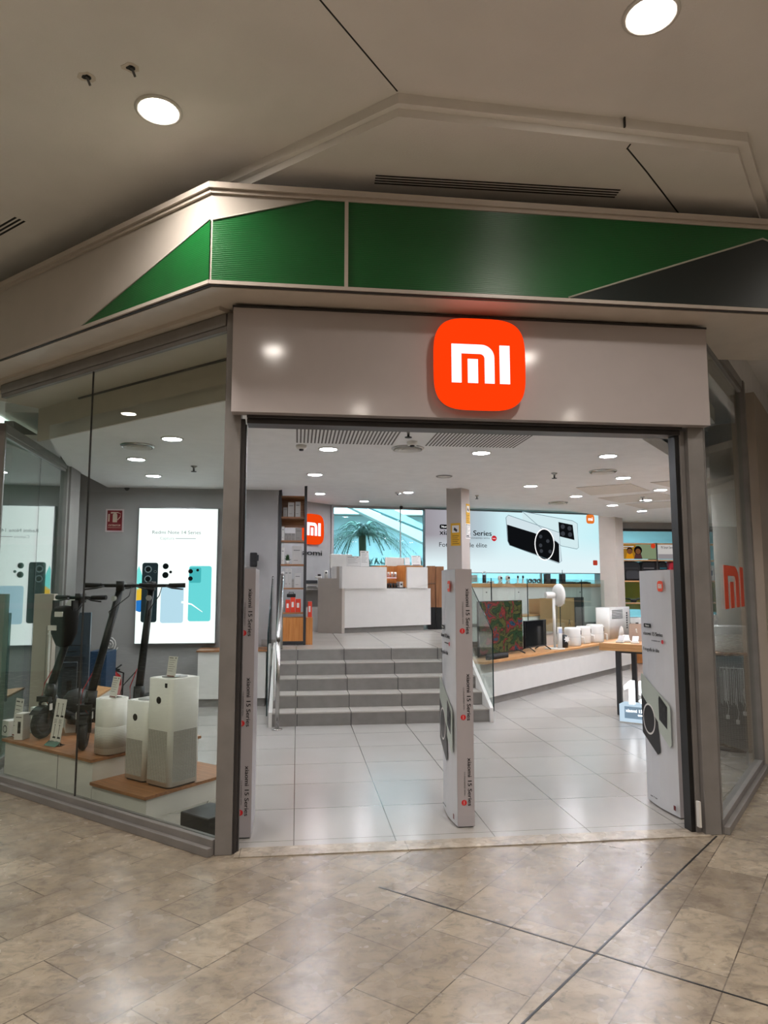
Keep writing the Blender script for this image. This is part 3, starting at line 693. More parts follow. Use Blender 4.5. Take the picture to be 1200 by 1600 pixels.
# ================================================================ SECURITY GATES
GP = mat('gate_shaded_white', '#aea8ac', .35, var=.02)  # darker than the side: the dim mall light is painted into the cover
GPL = mat('gate_side_white', '#d2d3d7', .4, var=.02)
def gate(x0, y0, label, plug=False):
    t = thing('security_gate', label, 'security gate', (x0, y0, 0), 0, 'printed anti-theft gates in the doorway')
    w, d, h = .108, .43, 1.61
    MB().prism([(w, 0), (w, d), (0.0, d), (-.012, d * .75), (-.018, d * .5), (-.012, d * .25), (0, 0)], .012, h).build('printed_cover', GP, t)
    MB().box(.008, w - .008, .01, d - .01, .004, .012).build('base', DGR, t)
    lst = [(0, 0), (-.012, d * .25), (-.018, d * .5), (-.012, d * .75), (0, d)]
    v = []
    for x, y in lst: v += [(x - .0012, y, .014), (x - .0012, y, h - .001)]
    MB().add(v, [(2 * i, 2 * i + 1, 2 * i + 3, 2 * i + 2) for i in range(4)]).build('side_print', GPL, t)
    for zc in (1.34, .80, .28):
        text('xiaomi 15 Series', .036, (.078, -.0005, zc), -Z, X, INK, t, bold=.0015, width=.29)
        text('CO-ENGINEERED WITH', .012, (.046, -.0005, zc - .01), -Z, X, GREYINK, t, width=.14)
        MB().slab(circ(.017, 18), (.042, 0, zc - .125), X, Z, .0015).build('red_dot', REDI, t)
        text('Leica', .011, (.042, -.0016, zc - .125), -Z, X, WHITEP, t)
    # side print: emblem, words and the two phones
    nx = Vector((-.021, 0, 0))
    def so(y, z): return (-.0215, y, z)
    emblem(t, so(.10, 1.50), -Y, Z, .036, sx=1.0)
    yb = .22
    MB().slab(rr(.10, .028, .006, cx=0), so(.30, 1.225), -Y, Z, .0012).build('name_plate', INK, t)
    text('Nuevo', .02, (-.0232, .30, 1.225), -Y, Z, WHITEP, t)
    text('xiaomi 15 Series', .036, so(.23, 1.17), -Y, Z, INK, t, bold=.001, width=.27)
    text('CO-ENGINEERED WITH', .011, so(.19, 1.125), -Y, Z, GREYINK, t, width=.12)
    MB().slab(circ(.014, 16), so(.10, 1.125), -Y, Z, .0015).build('red_dot', REDI, t)
    text('Fotograf\u00eda de \u00e9lite', .034, so(.26, 1.06), -Y, Z, INK, t, width=.22)
    # phones
    P1 = mat('phone_silver', '#b9c2b8', .3); P2 = mat('phone_black', '#191a1c', .3)
    MB().slab([(-.205, .86), (-.20, .66), (.165, .44), (.185, .46), (.185, .70), (.17, .72), (-.19, .885)][::1], so(yb, 0), -Y, Z, .001).build('phone_picture', P1, t)
    MB().slab([(-.205, .74), (.02, .58), (.04, .38), (.0, .36), (-.20, .47)], (-.0228, yb, 0), -Y, Z, .0008).build('phone_picture', P2, t)
    MB().slab([(p[0] * 1.0 - .10, p[1] * 1.25 + .58) for p in circ(.085, 28)], (-.0238, yb, 0), -Y, Z, .0006).build('camera_ring', WHITEP, t)
    MB().slab([(p[0] * 1.0 - .10, p[1] * 1.25 + .58) for p in circ(.075, 28)], (-.0246, yb, 0), -Y, Z, .0006).build('camera_disc', P2, t)
    MB().slab([(.04, .74), (.04, .60), (.14, .555), (.15, .70), (.05, .76)], (-.0238, yb, 0), -Y, Z, .0006).build('camera_square', P2, t)
    for a, b in ((.07, .70), (.115, .68), (.07, .64), (.115, .62)): MB().slab(circ(.014, 12, a, b), (-.0246, yb, 0), -Y, Z, .0006).build('lens', DGR, t)
    text('xiaomi   15   Series', .012, so(.30, .06), -Y, Z, INK, t)
    MB().slab([(-.16, .015), (-.16, .06), (-.20, .06), (-.20, .015)], so(.20, .03), -Y, Z, .0008).build('small_badge', mat('dark_red_ink', '#6a2226', .5), t) if False else None
    MB().box(-.0205, -.019, .02, .045, .05, .08).build('small_badge', mat('dark_red_ink', '#6a2226', .5), t)
    return t
gate(1.012, 4.47, 'white printed security gate standing free in the middle of the doorway')
gate(2.475, 4.455, 'white printed security gate beside the right door post')
gate(-.363, 4.44, 'white printed security gate half hidden behind the left door post')

# ================================================================ LEFT WINDOW DISPLAY
def WT(name, label, cat, s, t_, z=0, rz=0, group=None):
    "a thing in the left window: s along the glass from the door post, t inwards"
    return thing(name, label, cat, tuple(LW(s, t_, z)), AL + 180 + rz, group)
# local frame: +x runs towards the door (= -dL), +y runs inwards... (z up)
pod = WT('display_podium', 'low white podium with brown wooden top carrying the large air purifiers', 'podium', .80, .10)
# rotate: AL+180 -> x = -dL, y = -(outward) = inward
MB().box(-.60, 0, .02, .80, .004, .135).build('body', WL, pod)
MB().box(-.60, .012, .0, .82, .135, .155).build('wooden_top', WOOD, pod)
pod2 = WT('display_podium', 'longer white podium with brown wooden top carrying the electric scooters', 'podium', 1.405, .10)
MB().box(-1.18, 0, .02, .95, .004, .285).build('body', WL, pod2)
MB().box(-1.2, .012, 0, .97, .285, .305).build('wooden_top', WOOD, pod2)
MB().box(-.432, -.428, .0185, .02, .01, .285).build('body_joint', FRAMD, pod2)

def purifier(label, s, t_, z, w, h, dial=.72):
    t = WT('air_purifier', label, 'air purifier', s, t_, z, 0, 'white air purifiers in the left window')
    MB().rbox(-w / 2, w / 2, -w / 2, w / 2, .012, h, .035, 5).build('body', WP, t)
    MB().rbox(-w / 2 + .01, w / 2 - .01, -w / 2 + .01, w / 2 - .01, 0, .012, .03).build('foot', DGR, t)
    MB().box(-w / 2 + .03, w / 2 - .03, -w / 2 - .001, -w / 2 + .001, .04, h * .52).build('front_grille', PERF, t)
    MB().box(w / 2 - .001, w / 2 + .001, -w / 2 + .03, w / 2 - .03, .04, h * .52).build('side_grille', PERF, t)
    MB().slab(circ(.024, 24), (-.0, -w / 2 - .0, h * .80), X, Z, .002).build('round_display', BLK, t)
    MB().rbox(-w / 2 + .012, w / 2 - .012, -w / 2 + .012, w / 2 - .012, h, h + .003, .028).build('top_plate', WHITEP, t)
    MB().lathe([(w * .34, h + .003), (w * .34, h + .006), (.0001, h + .006)], 28).build('outlet_grille', mat('outlet_grey', '#9a9a98', .6), t)
    return t
purifier('tallest white tower air purifier with black dial, nearest the door post', .925, .415, .155, .255, .715)
MB().box(.06, .085, -.1285, -.127, .66, .69).build('energy_label', INK, bpy.data.objects['air_purifier'])
purifier('medium white tower air purifier tucked left of the tallest one', 1.185, .41, .155, .235, .54)
t = WT('air_purifier', 'small rounded white air purifier on the scooter podium edge', 'air purifier', 1.47, .30, .305, 0, 'white air purifiers in the left window')
MB().rbox(-.10, .10, -.10, .10, .01, .39, .075, 8).build('body', WP, t)
PER2 = perforated('fine_grille', '#d4d1ca', '#8d8a85', .011, .003)
MB().rbox(-.101, .101, -.101, .101, .05, .20, .076, 8).build('grille_band', PER2, t)
MB().rbox(-.085, .085, -.085, .085, .39, .394, .065, 8).build('top_plate', WHITEP, t)
MB().box(-.08, -.045, -.102, -.1, .315, .32).build('mark', GREYINK, t)

def info_card(loc, rz, w, h, label, rows=6, lean=12, foot=True, icons=False, group='printed price cards', red=True):
    t = thing('price_card', label, 'price card', loc, rz, group)
    mt = Matrix.Rotation(R(-lean), 4, 'X')
    MB().box(-w / 2, w / 2, 0, .002, .0, h, mtx=mt).build('card', WHITEP, t)
    if foot: MB().box(-w / 2, w / 2, 0, .05, -.0, .004).build('foot', STEEL, t)
    mb = MB()
    if not icons:
        mb.box(-w * .40, w * .05, -.0012, 0, h * .90, h * .935, mtx=mt)
        for k in range(rows):
            mb.box(-w * .38, w * (.30 - .09 * (k % 3)), -.0012, 0, h * (.80 - .62 * k / rows), h * (.815 - .62 * k / rows), mtx=mt)
        mb.box(w * .26, w * .38, -.0012, 0, h * .89, h * .95, mtx=mt)
        mb.build('small_print', GREYINK, t)
        if red: MB().box(-w * .4, w * .38, -.0012, 0, h * .03, h * .07, mtx=mt).build('red_line', mat('dusty_red_ink', '#8c4a45', .6), t)
    else:
        for cx in (-.22, .22):
            for cz in (.62, .16):
                i = MB(); i.box(w * cx - .002, w * cx + .002, -.0012, 0, h * (cz + .02), h * (cz + .28), mtx=mt).box(w * cx - .002, w * cx + w * .17, -.0012, 0, h * (cz + .0), h * (cz + .03), mtx=mt)
                i.box(w * (cx - .06), w * (cx + .04), -.0012, 0, h * (cz + .27), h * (cz + .285), mtx=mt)
                for q in (.0, .15): i.box(w * (cx + q) - .008, w * (cx + q) + .008, -.0013, 0, h * (cz - .01), h * (cz + .02), mtx=mt)
                i.build('scooter_drawing', INK, t)
        for cx in (-.25, .2):
            for cz in (.55, .09):
                for k in range(4): mb.box(w * (cx - .13), w * (cx + .14 - .03 * (k % 2)), -.0012, 0, h * (cz - .025 * k), h * (cz + .008 - .025 * k), mtx=mt)
        mb.build('small_print', GREYINK, t)
    return t
RW = AL + 180
info_card(tuple(LW(.90, .36, .877)), RW + 5, .085, .14, 'white price card standing on the tallest air purifier', lean=8)
info_card(tuple(LW(1.12, .41, .699)), RW + 5, .08, .12, 'white price card on the medium air purifier', lean=8)
info_card(tuple(LW(1.44, .28, .70)), RW, .085, .15, 'white price card on the small rounded air purifier', lean=12)
c = info_card(tuple(LW(2.03, .20, .305)), RW + 4, .125, .34, 'tall white card printed with four small scooter drawings', icons=True, lean=8)
MB().add([(-.07, -.04, .002), (.07, -.04, .002), (.07, 0, .03), (-.07, 0, .03), (-.07, .03, .0), (.07, .03, .0)], [(0, 1, 2, 3), (3, 2, 5, 4)]).build('metal_foot', STEEL, c)
info_card(tuple(LW(2.56, .18, .305)), RW, .115, .30, 'white information card at the left end of the window, beside a small carton', lean=5)
def carton(loc, rz, w, d, h, label, mark='bar', group='small white product boxes in the left window', m=WHITEP):
    t = thing('product_box', label, 'box', loc, rz, group)
    MB().box(-w / 2, w / 2, 0, d, 0, h).build('carton', m, t, .003)
    if mark == 'bar':
        MB().box(-w * .1, w * .25, -.001, 0, h * .25, h * .7).build('product_picture', BLK, t); MB().box(-w * .35, w * .3, -.001, 0, h * .85, h * .88).build('small_print', GREYINK, t)
    elif mark == 'ring':
        MB().slab(circ(w * .3, 20, 0, h * .45), (0, 0, 0), X, Z, .001).build('product_picture', BLK, t); MB().slab(circ(w * .22, 20, 0, h * .45), (0, -.001, 0), X, Z, .001).build('picture_field', m, t)
    elif mark == 'text':
        mb = MB()
        for k in range(4): mb.box(-w * .3, w * (.3 - .1 * (k % 2)), -.001, 0, h * (.8 - .15 * k), h * (.83 - .15 * k))
        mb.build('small_print', GREYINK, t)
    return t
carton(tuple(LW(2.44, .14, .305)), RW + 25, .075, .09, .20, 'white carton with black product picture next to the left information card')
carton(tuple(LW(2.68, .16, .305)), RW, .10, .1, .12, 'white carton with a black ring picture at the left edge of the window', 'ring')
carton(tuple(LW(2.62, .36, .305)), RW, .12, .12, .20, 'plain white carton behind the ring-picture carton', 'text')
# white sign card on a pole
t = thing('sign_stand', 'slanted white card on a thin white pole beside the left scooter', 'sign stand', tuple(LW(2.60, .45, .305)), RW)
MB().tube([(0, 0, .0), (0, 0, .82)], .009, 8).build('pole', WP, t)
MB().box(-.05, .05, -.004, .004, .0, .36, mtx=Matrix.Translation((.02, 0, .78)) @ Matrix.Rotation(R(12), 4, 'Y') @ Matrix.Rotation(R(-25), 4, 'X')).build('card', WHITEP, t)
MB().lathe([(.06, 0), (.06, .006), (.0001, .006)], 20).build('base', WP, t)

# ---- electric scooters
def torus(c, ax, Rr, r, n=28, k=10, mtx=None):
    mb = MB(); ax = Vector(ax).normalized(); u = ax.orthogonal().normalized(); w = ax.cross(u); c = Vector(c)
    v = []; f = []
    for i in range(n):
        a = 2 * math.pi * i / n; d = u * math.cos(a) + w * math.sin(a)
        for j in range(k):
            b = 2 * math.pi * j / k; p = c + d * (Rr + r * math.cos(b)) + ax * (r * math.sin(b)); v.append(mtx @ p if mtx else p)
    for i in range(n):
        for j in range(k): f.append((i * k + j, i * k + (j + 1) % k, ((i + 1) % n) * k + (j + 1) % k, ((i + 1) % n) * k + j))
    return mb.add(v, f, True)
def scooter(loc, head, steer, H, label, lean=.27, bar=.27):
    """local +x forward; front wheel touches the ground at the origin"""
    t = thing('electric_scooter', label, 'scooter', loc, head, 'black electric scooters in the left window')
    SM = mat('scooter_black', '#17181a', .35); r = .122
    Ms = Matrix.Rotation(R(steer), 4, 'Z')
    tx = -lean; Mt = Matrix.Translation((tx, 0, 0)) @ Matrix.Rotation(R(steer), 4, 'Z')
    def wheel(cx, mt, nm):
        w = torus((cx, 0, r), (0, 1, 0), r - .028, .028, mtx=mt).build(nm, BLKR, t)
        m2 = (mt or Matrix.Identity(4)) @ Matrix.Translation((cx, 0, r)) @ Matrix.Rotation(R(90), 4, 'X')
        MB().lathe([(.0001, -.03), (.05, -.028), (.075, -.018), (.085, 0), (.075, .018), (.05, .028), (.0001, .03)], 24, mtx=m2).build('hub', DGR, w)
    wheel(0, Ms, 'front_wheel'); wheel(-.92, None, 'rear_wheel')
    fk = MB()
    for s_ in (-1, 1): fk.tube([Ms @ Vector((0, .042 * s_, r)), Ms @ Vector((-.01, .045 * s_, .27)), (-.045, .03 * s_, .32)], .012, 8)
    fk.box(-.08, .02, -.055, .055, .285, .325, mtx=Ms); fk.build('fork', SM, t)
    fd = MB()
    for i in range(7):
        a0, a1 = R(35 + 17 * i), R(35 + 17 * (i + 1)); q = .135
        p = [(q * math.cos(a), q * math.sin(a)) for a in (a0, a1)]
        fd.add([Ms @ Vector((p[0][0], y, r + p[0][1])) for y in (-.04, .04)] + [Ms @ Vector((p[1][0], y, r + p[1][1])) for y in (.04, -.04)], [(0, 1, 2, 3)], True)
    fd.build('front_fender', SM, t)
    fr = MB()
    for i in range(7):
        a0, a1 = R(45 + 17 * i), R(45 + 17 * (i + 1)); q = .14
        p = [(q * math.cos(a) - .92, q * math.sin(a)) for a in (a0, a1)]
        fr.add([Vector((p[0][0], y, r + p[0][1])) for y in (-.04, .04)] + [Vector((p[1][0], y, r + p[1][1])) for y in (.04, -.04)], [(0, 1, 2, 3)], True)
    fr.build('rear_fender', SM, t)
    MB().rbox(-.86, -.20, -.08, .08, .085, .155, .06, 5).build('deck', SM, t)
    MB().rbox(-.83, -.24, -.07, .07, .155, .16, .05, 5).build('deck_mat', BLKR, t)
    MB().tube([(-.24, 0, .13), (-.12, 0, .2), (-.055, 0, .33)], .035, 10).build('neck', SM, t)
    MB().tube([(-.045, 0, .30), (-.055, 0, .42)], .042, 14).tube([(-.05, 0, .40), (tx, 0, H - .02)], .031, 14, r2=.027).build('stem', SM, t)
    MB().box(-.012, .012, -.02, .02, -.02, .06, mtx=Matrix.Translation((-.02, 0, .36)) @ Matrix.Rotation(R(-12), 4, 'Y')).build('folding_latch', DGR, t)
    hb = MB().tube([Mt @ Vector((0, -bar + .12, H)), Mt @ Vector((0, bar - .12, H))], .014, 10).build('handlebar', SM, t)
    for s_ in (-1, 1):
        MB().tube([Mt @ Vector((0, (bar - .13) * s_, H)), Mt @ Vector((-.01, bar * s_, H + .003))], .019, 12).build('grip', BLKR, t)
        MB().tube([Mt @ Vector((.02, (bar - .15) * s_, H - .005)), Mt @ Vector((.05, (bar - .10) * s_, H - .02)), Mt @ Vector((.04, (bar - .01) * s_, H - .03))], .006, 8).build('brake_lever', SM, t)
    MB().rbox(-.045, .04, -.03, .03, H - .04, H + .035, .015, 4, mtx=Mt).build('display', BLK, t)
    MB().tube([Mt @ Vector((.04, .09, H - .01)), Mt @ Vector((.10, .08, H - .08)), (tx + .11, .02, H - .2), (tx + .06, 0, H - .3)], .004, 6).build('cable', BLK, t)
    MB().tube([(-.08, -.03, .55), (-.02, -.06, .42), (.0, -.05, .32), (-.06, -.03, .24)], .004, 6).build('cable', REDD, t)
    MB().slab(circ(.022, 18), (tx + .045, 0, H - .10), Y, Z, .02).build('headlight', mat('lens_grey', '#c8ccd0', .15), t)
    for s_ in (-1, 1): MB().box(-.03, .0, .056 * s_ - .002, .056 * s_ + .002, .22, .27, mtx=Ms).build('reflector', WHITEP, t)
    return t
scooter(tuple(LW(1.72, .24, .305)), 230, 45, 1.20, 'black electric scooter in the middle, front wheel next to the small rounded purifier')
s2 = scooter(tuple(LW(1.60, .60, .305)), 264, 8, 1.20, 'black electric scooter at the right, its stem rising behind the tallest purifier')
MB().tube([(-.12, -.03, .55), (-.05, -.13, .42), (-.02, -.16, .25), (-.04, -.1, .2)], .004, 6).build('cable', BLK, s2)
s0 = scooter(tuple(LW(2.34, .28, .305)), 218, 30, 1.10, 'black electric scooter at the left with a black bag on its handlebar', lean=.25, bar=.24)
mb = MB(); n = 14
bp_ = [(.0001, -.24), (.07, -.21), (.115, -.12), (.125, -.02), (.12, .06), (.09, .10), (.0001, .11)]
bg = thing('handlebar_bag', 'black bag strapped under the handlebar of the left scooter', 'bag', tuple(LW(2.34, .28, .305) + Matrix.Rotation(R(218), 4, 'Z') @ Vector((-.13, 0, .93))), 218 + 30)
MB().lathe(bp_, 20, mtx=Matrix.Diagonal((.55, 1.0, 1, 1))).build('pouch', mat('black_fabric', '#131315', .85, bump=.2), bg)
MB().box(.06, .078, -.035, .035, .02, .06).build('tag', WHITEP, bg); MB().box(.055, .07, -.10, -.02, -.09, -.05).build('tag', WHITEP, bg)
MB().box(-.03, .03, .08, .1, .0, .15).box(-.03, .03, -.1, -.08, .0, .15).build('strap', BLK, bg)
t = thing('riding_helmet', 'dark rounded helmet resting behind the fork of the left scooter', 'helmet', tuple(LW(2.42, .62, .305)), 200)
MB().box(-.09, .09, -.09, .09, 0, .13).build('stand', WP, t)
MB().lathe([(.10, .13), (.125, .18), (.12, .26), (.08, .32), (.0001, .345)], 24).build('shell', mat('helmet_black', '#202123', .55), t)

# bench and stored electronics behind the scooters
P = [G(174.6, 1074, .42), G(112, 1112, .42), G(88, 1103, .42), G(152, 1071, .42)]
bn = thing('display_bench', 'low wooden topped white bench behind the middle scooter', 'bench', (P[0].x, P[0].y, 0))
q = [(p.x - P[0].x, p.y - P[0].y) for p in P]
MB().prism(q, .40, .42).build('wooden_top', WOODL, bn); 
cx = sum(p[0] for p in q) / 4; cy = sum(p[1] for p in q) / 4
MB().prism([(cx + (a - cx) * .96, cy + (b - cy) * .96) for a, b in q], .004, .40).build('body', WL, bn)
def standing(name, label, cat, px0, px1, ytop, D, zbot, depth, m, rz=0, detail=None):
    a, b = DP(px0, ytop, D), DP(px1, ytop, D); w = (b - a).length; c = (a + b) / 2
    t = thing(name, label, cat, (c.x, c.y, zbot), -7 + rz)
    h = a.z - zbot
    MB().box(-w / 2, w / 2, 0, depth, 0, h).build('body', m, t, .004)
    return t, w, h
TVB = mat('tv_back_plastic', '#3c4a57', .35)
t, w, h = standing('television', 'large dark flat television seen from behind, stored left of the fire extinguisher', 'television', 97, 141, 957, 6.85, .421, .05, TVB, 12)
MB().box(-w * .3, w * .3, -.03, 0, h * .12, h * .5).build('electronics_cover', DGR, t); MB().box(-w * .3, w * .1, -.034, -.03, h * .55, h * .56).box(-w * .1, w * .3, -.034, -.03, h * .62, h * .63).build('vent_ribs', BLK, t)
t, w, h = standing('monitor', 'smaller dark monitor leaning before the large television', 'monitor', 99, 120, 1035, 6.45, .421, .06, mat('monitor_back', '#33393f', .4), 20)
MB().box(-.02, .02, -.01, 0, h * .3, h * .6).build('handle_slot', BLK, t); MB().box(-w / 2 + .02, w / 2 - .02, -.006, 0, h * .88, h * .9).build('seam', BLK, t)
t, w, h = standing('flat_carton', 'tall beige flat carton standing at the side glass', 'box', 55, 84, 928, 6.35, .004, .12, mat('beige_carton', '#b5aa9c', .6), 10)
MB().box(w * .2, w * .22, -.002, 0, .1, h * .8).build('seam', GREYINK, t)
t, w, h = standing('storage_box', 'blue and dark plastic box standing on the floor left of the extinguisher', 'box', 138, 167, 1018, 8.4, .004, .3, mat('blue_plastic', '#26425f', .4), 0)
MB().box(-.05, .05, -.003, 0, h * .3, h * .7).build('front_panel', DGR, t)
# fire extinguisher
p = YP(178, 1085, 9.3)
t = thing('fire_extinguisher', 'red fire extinguisher standing on the floor by the grey wall', 'fire extinguisher', (p.x, 9.3, .004))
MB().lathe([(.08, 0), (.083, .02), (.083, .33), (.07, .39), (.03, .42), (.025, .45), (.0001, .45)], 22).build('cylinder', REDD, t)
MB().box(-.05, .06, -.012, .012, .45, .468).tube([(-.05, 0, .49), (.02, 0, .475), (.08, 0, .52)], .01, 8).build('valve_lever', BLK, t)
MB().tube([(.02, -.02, .45), (.11, -.02, .42), (.105, -.03, .15)], .011, 8).build('hose', BLKR, t)
MB().lathe([(.0841, .12), (.0841, .27)], 22).build('printed_label', mat('faded_red_print', '#c77e7a', .5), t)
# extinguisher sign
a, b = YP(165, 795, 9.57), YP(192, 831, 9.57)
t = thing('fire_extinguisher_sign', 'dark red fire extinguisher sign with white border on the grey wall', 'sign', ((a.x + b.x) / 2, 9.597, (a.z + b.z) / 2))
w, h = b.x - a.x, a.z - b.z
MB().box(-w / 2, w / 2, -.006, 0, -h / 2, h / 2).build('white_border', mat('sign_border', '#d0c0c0', .5), t)
DRD = mat('sign_dark_red', '#7c1620', .45); SGC = mat('sign_cream', '#c9b9a4', .6)
MB().box(-w * .41, w * .41, -.008, -.006, -h * .44, h * .44).build('red_field', DRD, t)
MB().slab([(-.11 * w, -h * .08), (.14 * w, -h * .08), (.14 * w, h * .26), (.06 * w, h * .33), (-.03 * w, h * .33), (-.11 * w, h * .26)], (0, -.008, 0), X, Z, .001).slab([(-.22 * w, h * .30), (-.22 * w, h * .37), (.2 * w, h * .37), (.2 * w, h * .33)], (0, -.008, 0), X, Z, .001).slab([(-.36 * w, -.05 * h), (-.28 * w, -.05 * h), (-.28 * w, .28 * h), (-.36 * w, .28 * h)], (0, -.008, 0), X, Z, .001).build('symbol', SGC, t)
MB().tube([(.14 * w, -.009, h * .35), (.32 * w, -.009, h * .3), (.30 * w, -.009, h * .15), (.16 * w, -.009, h * .02)], .006, 6).build('hose_symbol', SGC, t)
text('EXTINTOR', h * .12, (0, -.008, -h * .22), X, Z, SGC, t, bold=.003, width=w * .66)
MB().box(-w * .36, w * .36, -.009, -.008, -h * .325, -h * .31).build('thin_line', SGC, t)
# spiral sticker
pts = []
p = YP(171, 1008, 9.58)
t = thing('wall_sticker', 'small white spiral sticker on the wall above the fire extinguisher', 'sticker', (p.x, 9.596, p.z))
MB().tube([((.012 + .009 * k / 3) * math.cos(k * .6) * 1.0, -.002, (.012 + .009 * k / 3) * math.sin(k * .6) * 1.2) for k in range(32)], .007, 6).build('spiral', WHITEP, t)

# lit phone poster
t = thing('lightbox_poster', 'tall glowing white advert lightbox with three phones on the grey wall', 'lightbox', (-1.565, 9.52, .765))
BW, BH = .505, 1.755
ALU = mat('aluminium_edge', '#8a8c8e', .35, .6)
MB().box(-BW - .012, BW + .012, .004, .075, -.012, BH + .012).build('housing', ALU, t)
LBE = emis('lightbox_white', '#f6fdff', 1.45)
MB().box(-BW, BW, -.002, .004, 0, BH).build('lit_face', LBE, t)
text('Redmi Note 14 Series', .062, (-.02, -.002, BH * .82), X, Z, emis('poster_grey_ink', '#8b9096', .9), t, width=.62)
text('Captura', .05, (-.14, -.002, BH * .775), X, Z, emis('poster_pale_ink', '#c8ced2', 1.0), t, width=.18)
MB().box(-.03, .23, -.0025, -.002, BH * .772, BH * .778).build('faint_line', emis('poster_pale_ink', '#c8ced2', 1.0), t)
for nm, pl, cl_, st_ in (('colour_swirl', [(-BW, .68), (-BW, .94), (-BW + .02, 1.0), (-BW + .05, .92), (-BW + .085, .80), (-BW + .05, .7)], '#7fe8e6', 1.2), ('colour_swirl', [(-BW, .55), (-BW, .70), (-BW + .06, .74), (-BW + .1, .66), (-BW + .08, .56)], '#f2c23a', 1.1), ('colour_swirl', [(-BW, .42), (-BW, .55), (-BW + .08, .56), (-BW + .1, .44), (-BW + .05, .40)], '#2a7fd8', 1.0)):
    MB().slab([(x + .002, z_) for x, z_ in pl], (0, -.002, 0), X, Z, .001).build(nm, emis('swirl' + cl_, cl_, st_), t)
PD = emis('poster_dark_phone', '#35454c', .5); PLb = emis('poster_blue_phone', '#bfe0f5', 1.15); PTq = emis('poster_teal_phone', '#6fdbe2', 1.15); PK = emis('poster_black', '#20282b', .35); PG = emis('poster_grey', '#8fa0a6', .7)
ph = MB().slab(rr(.20, .77, .03, cx=-.34, cy=.655), (0, -.003, 0), X, Z, .001).build('phone_picture', PD, t)
for x, z_, r_ in ((-.365, .955, .045), (-.365, .83, .045), (-.275, .925, .017)):
    MB().slab(circ(r_, 20, x, z_), (0, -.004, 0), X, Z, .001).build('lens', PG, t); MB().slab(circ(r_ * .75, 20, x, z_), (0, -.005, 0), X, Z, .001).build('lens', PK, t)
MB().slab(rr(.29, .48, .03, cx=-.05, cy=.50), (0, -.003, 0), X, Z, .001).build('phone_picture', PLb, t)
for x, z_, r_ in ((-.145, .995, .038), (-.145, .88, .04), (-.08, .92, .018)):
    MB().slab(circ(r_, 20, x, z_), (0, -.004, 0), X, Z, .001).build('lens', PK, t)
MB().slab(rr(.29, .72, .03, cx=.30, cy=.64), (0, -.003, 0), X, Z, .001).build('phone_picture', PTq, t)
MB().slab(rr(.15, .2, .02, cx=.235, cy=.88), (0, -.0035, 0), X, Z, .001).build('camera_square', emis('teal_square', '#4fc3cc', 1), t)
for x, z_, r_ in ((.175, .93, .03), (.175, .835, .03), (.265, .945, .018)):
    MB().slab(circ(r_, 20, x, z_), (0, -.005, 0), X, Z, .001).build('lens', PK, t)
MB().tube([(.07, -.004, .53), (.2, -.004, .50), (.34, -.004, .40)], .016, 6, r2=.004).build('light_swoosh', LBE, t)

# low counter under the lightbox, towards the stairs
t = thing('low_counter', 'white low counter with thin wooden top right of the lightbox', 'counter', (-1.22, 9.15, 0))
MB().box(0, .84, .02, .43, .10, .68).build('body', WL, t); MB().box(.01, .83, .04, .43, .004, .10).build('plinth', GREYT, t); MB().box(-.02, .86, 0, .44, .68, .70).build('wooden_top', WOOD, t)
t = thing('small_speaker', 'small black speaker with bracket on the grey wall above the left gate', 'speaker', YP(397, 886, 9.56))
MB().box(-.05, .04, -.1, .0, 0, .19).build('cabinet', BLK, t, .01); MB().box(-.02, .02, 0, .035, .05, .1).build('bracket', DGR, t); MB().box(.04, .06, -.06, -.02, .08, .16).build('side_bracket', DGR, t)
t = thing('equipment_box', 'flat black box on the floor inside the glass beside the door post', 'box', tuple(LW(.36, .14, .004)), RW)
MB().box(-.13, .13, 0, .24, 0, .105).build('housing', mat('charcoal_plastic', '#232426', .6), t, .004); MB().box(-.125, .125, .005, .235, .105, .107).build('lid', DGR, t)

# ================================================================ PLATFORM: TOWER, EMBLEM, DESK
FX = YP(436, 1003, 9.63)
t = thing('shelf_tower', 'tall narrow dark framed shelf tower with oak shelves at the grey wall corner', 'shelving', (-.262, 9.64, U))
TW, TD, TH = .385, .34, H2 - U
STL = mat('steel_dark', '#403f40', .4, .4)
for x in (0, TW - .035):
    for y in (0, TD - .035): MB().box(x, x + .035, y, y + .035, 0, TH).build('post', STL, t)
cab = MB().box(.036, TW - .036, .01, TD - .01, .05, .365).build('cabinet', WOODO, t)
MB().box(.03, TW, -.001, TD, .01, .05).build('bottom_rail', STL, t)
shelf_z = []
for py in (957, 918.5, 881.5, 844.5, 807.5, 775):
    z_ = YP(460, py, 9.66).z - U; shelf_z.append(z_)
    MB().box(.036, TW - .036, .01, TD - .01, z_ - .02, z_).build('shelf', WOOD, t)
MB().box(.036, TW - .036, TD - .02, TD - .012, shelf_z[4], shelf_z[5]).build('back_panel', WOOD, t)
MB().box(.036, TW - .036, TD - .02, TD - .012, shelf_z[3] + .2, shelf_z[4] - .02).build('back_panel', WOOD, t)
def tbox(x, y, k, w, d, h, m, label, grp):
    o = thing('product_box', label, 'box', (-.262 + x, 9.64 + y, U + shelf_z[k] + .0005), 0, grp)
    MB().box(0, w, 0, d, 0, h).build('carton', m, o, .002)
    MB().box(w * .15, w * .8, -.001, 0, h * .75, h * .79).box(w * .15, w * .6, -.001, 0, h * .2, h * .22).build('small_print', GREYINK, o)
PGY = mat('pale_grey_carton', '#b9b6b3', .5); LGY = mat('carton_grey', '#8f8b88', .5)
NM = {0: 'bottom open shelf', 1: 'second open shelf', 2: 'third open shelf', 3: 'fourth open shelf', 4: 'top open shelf'}
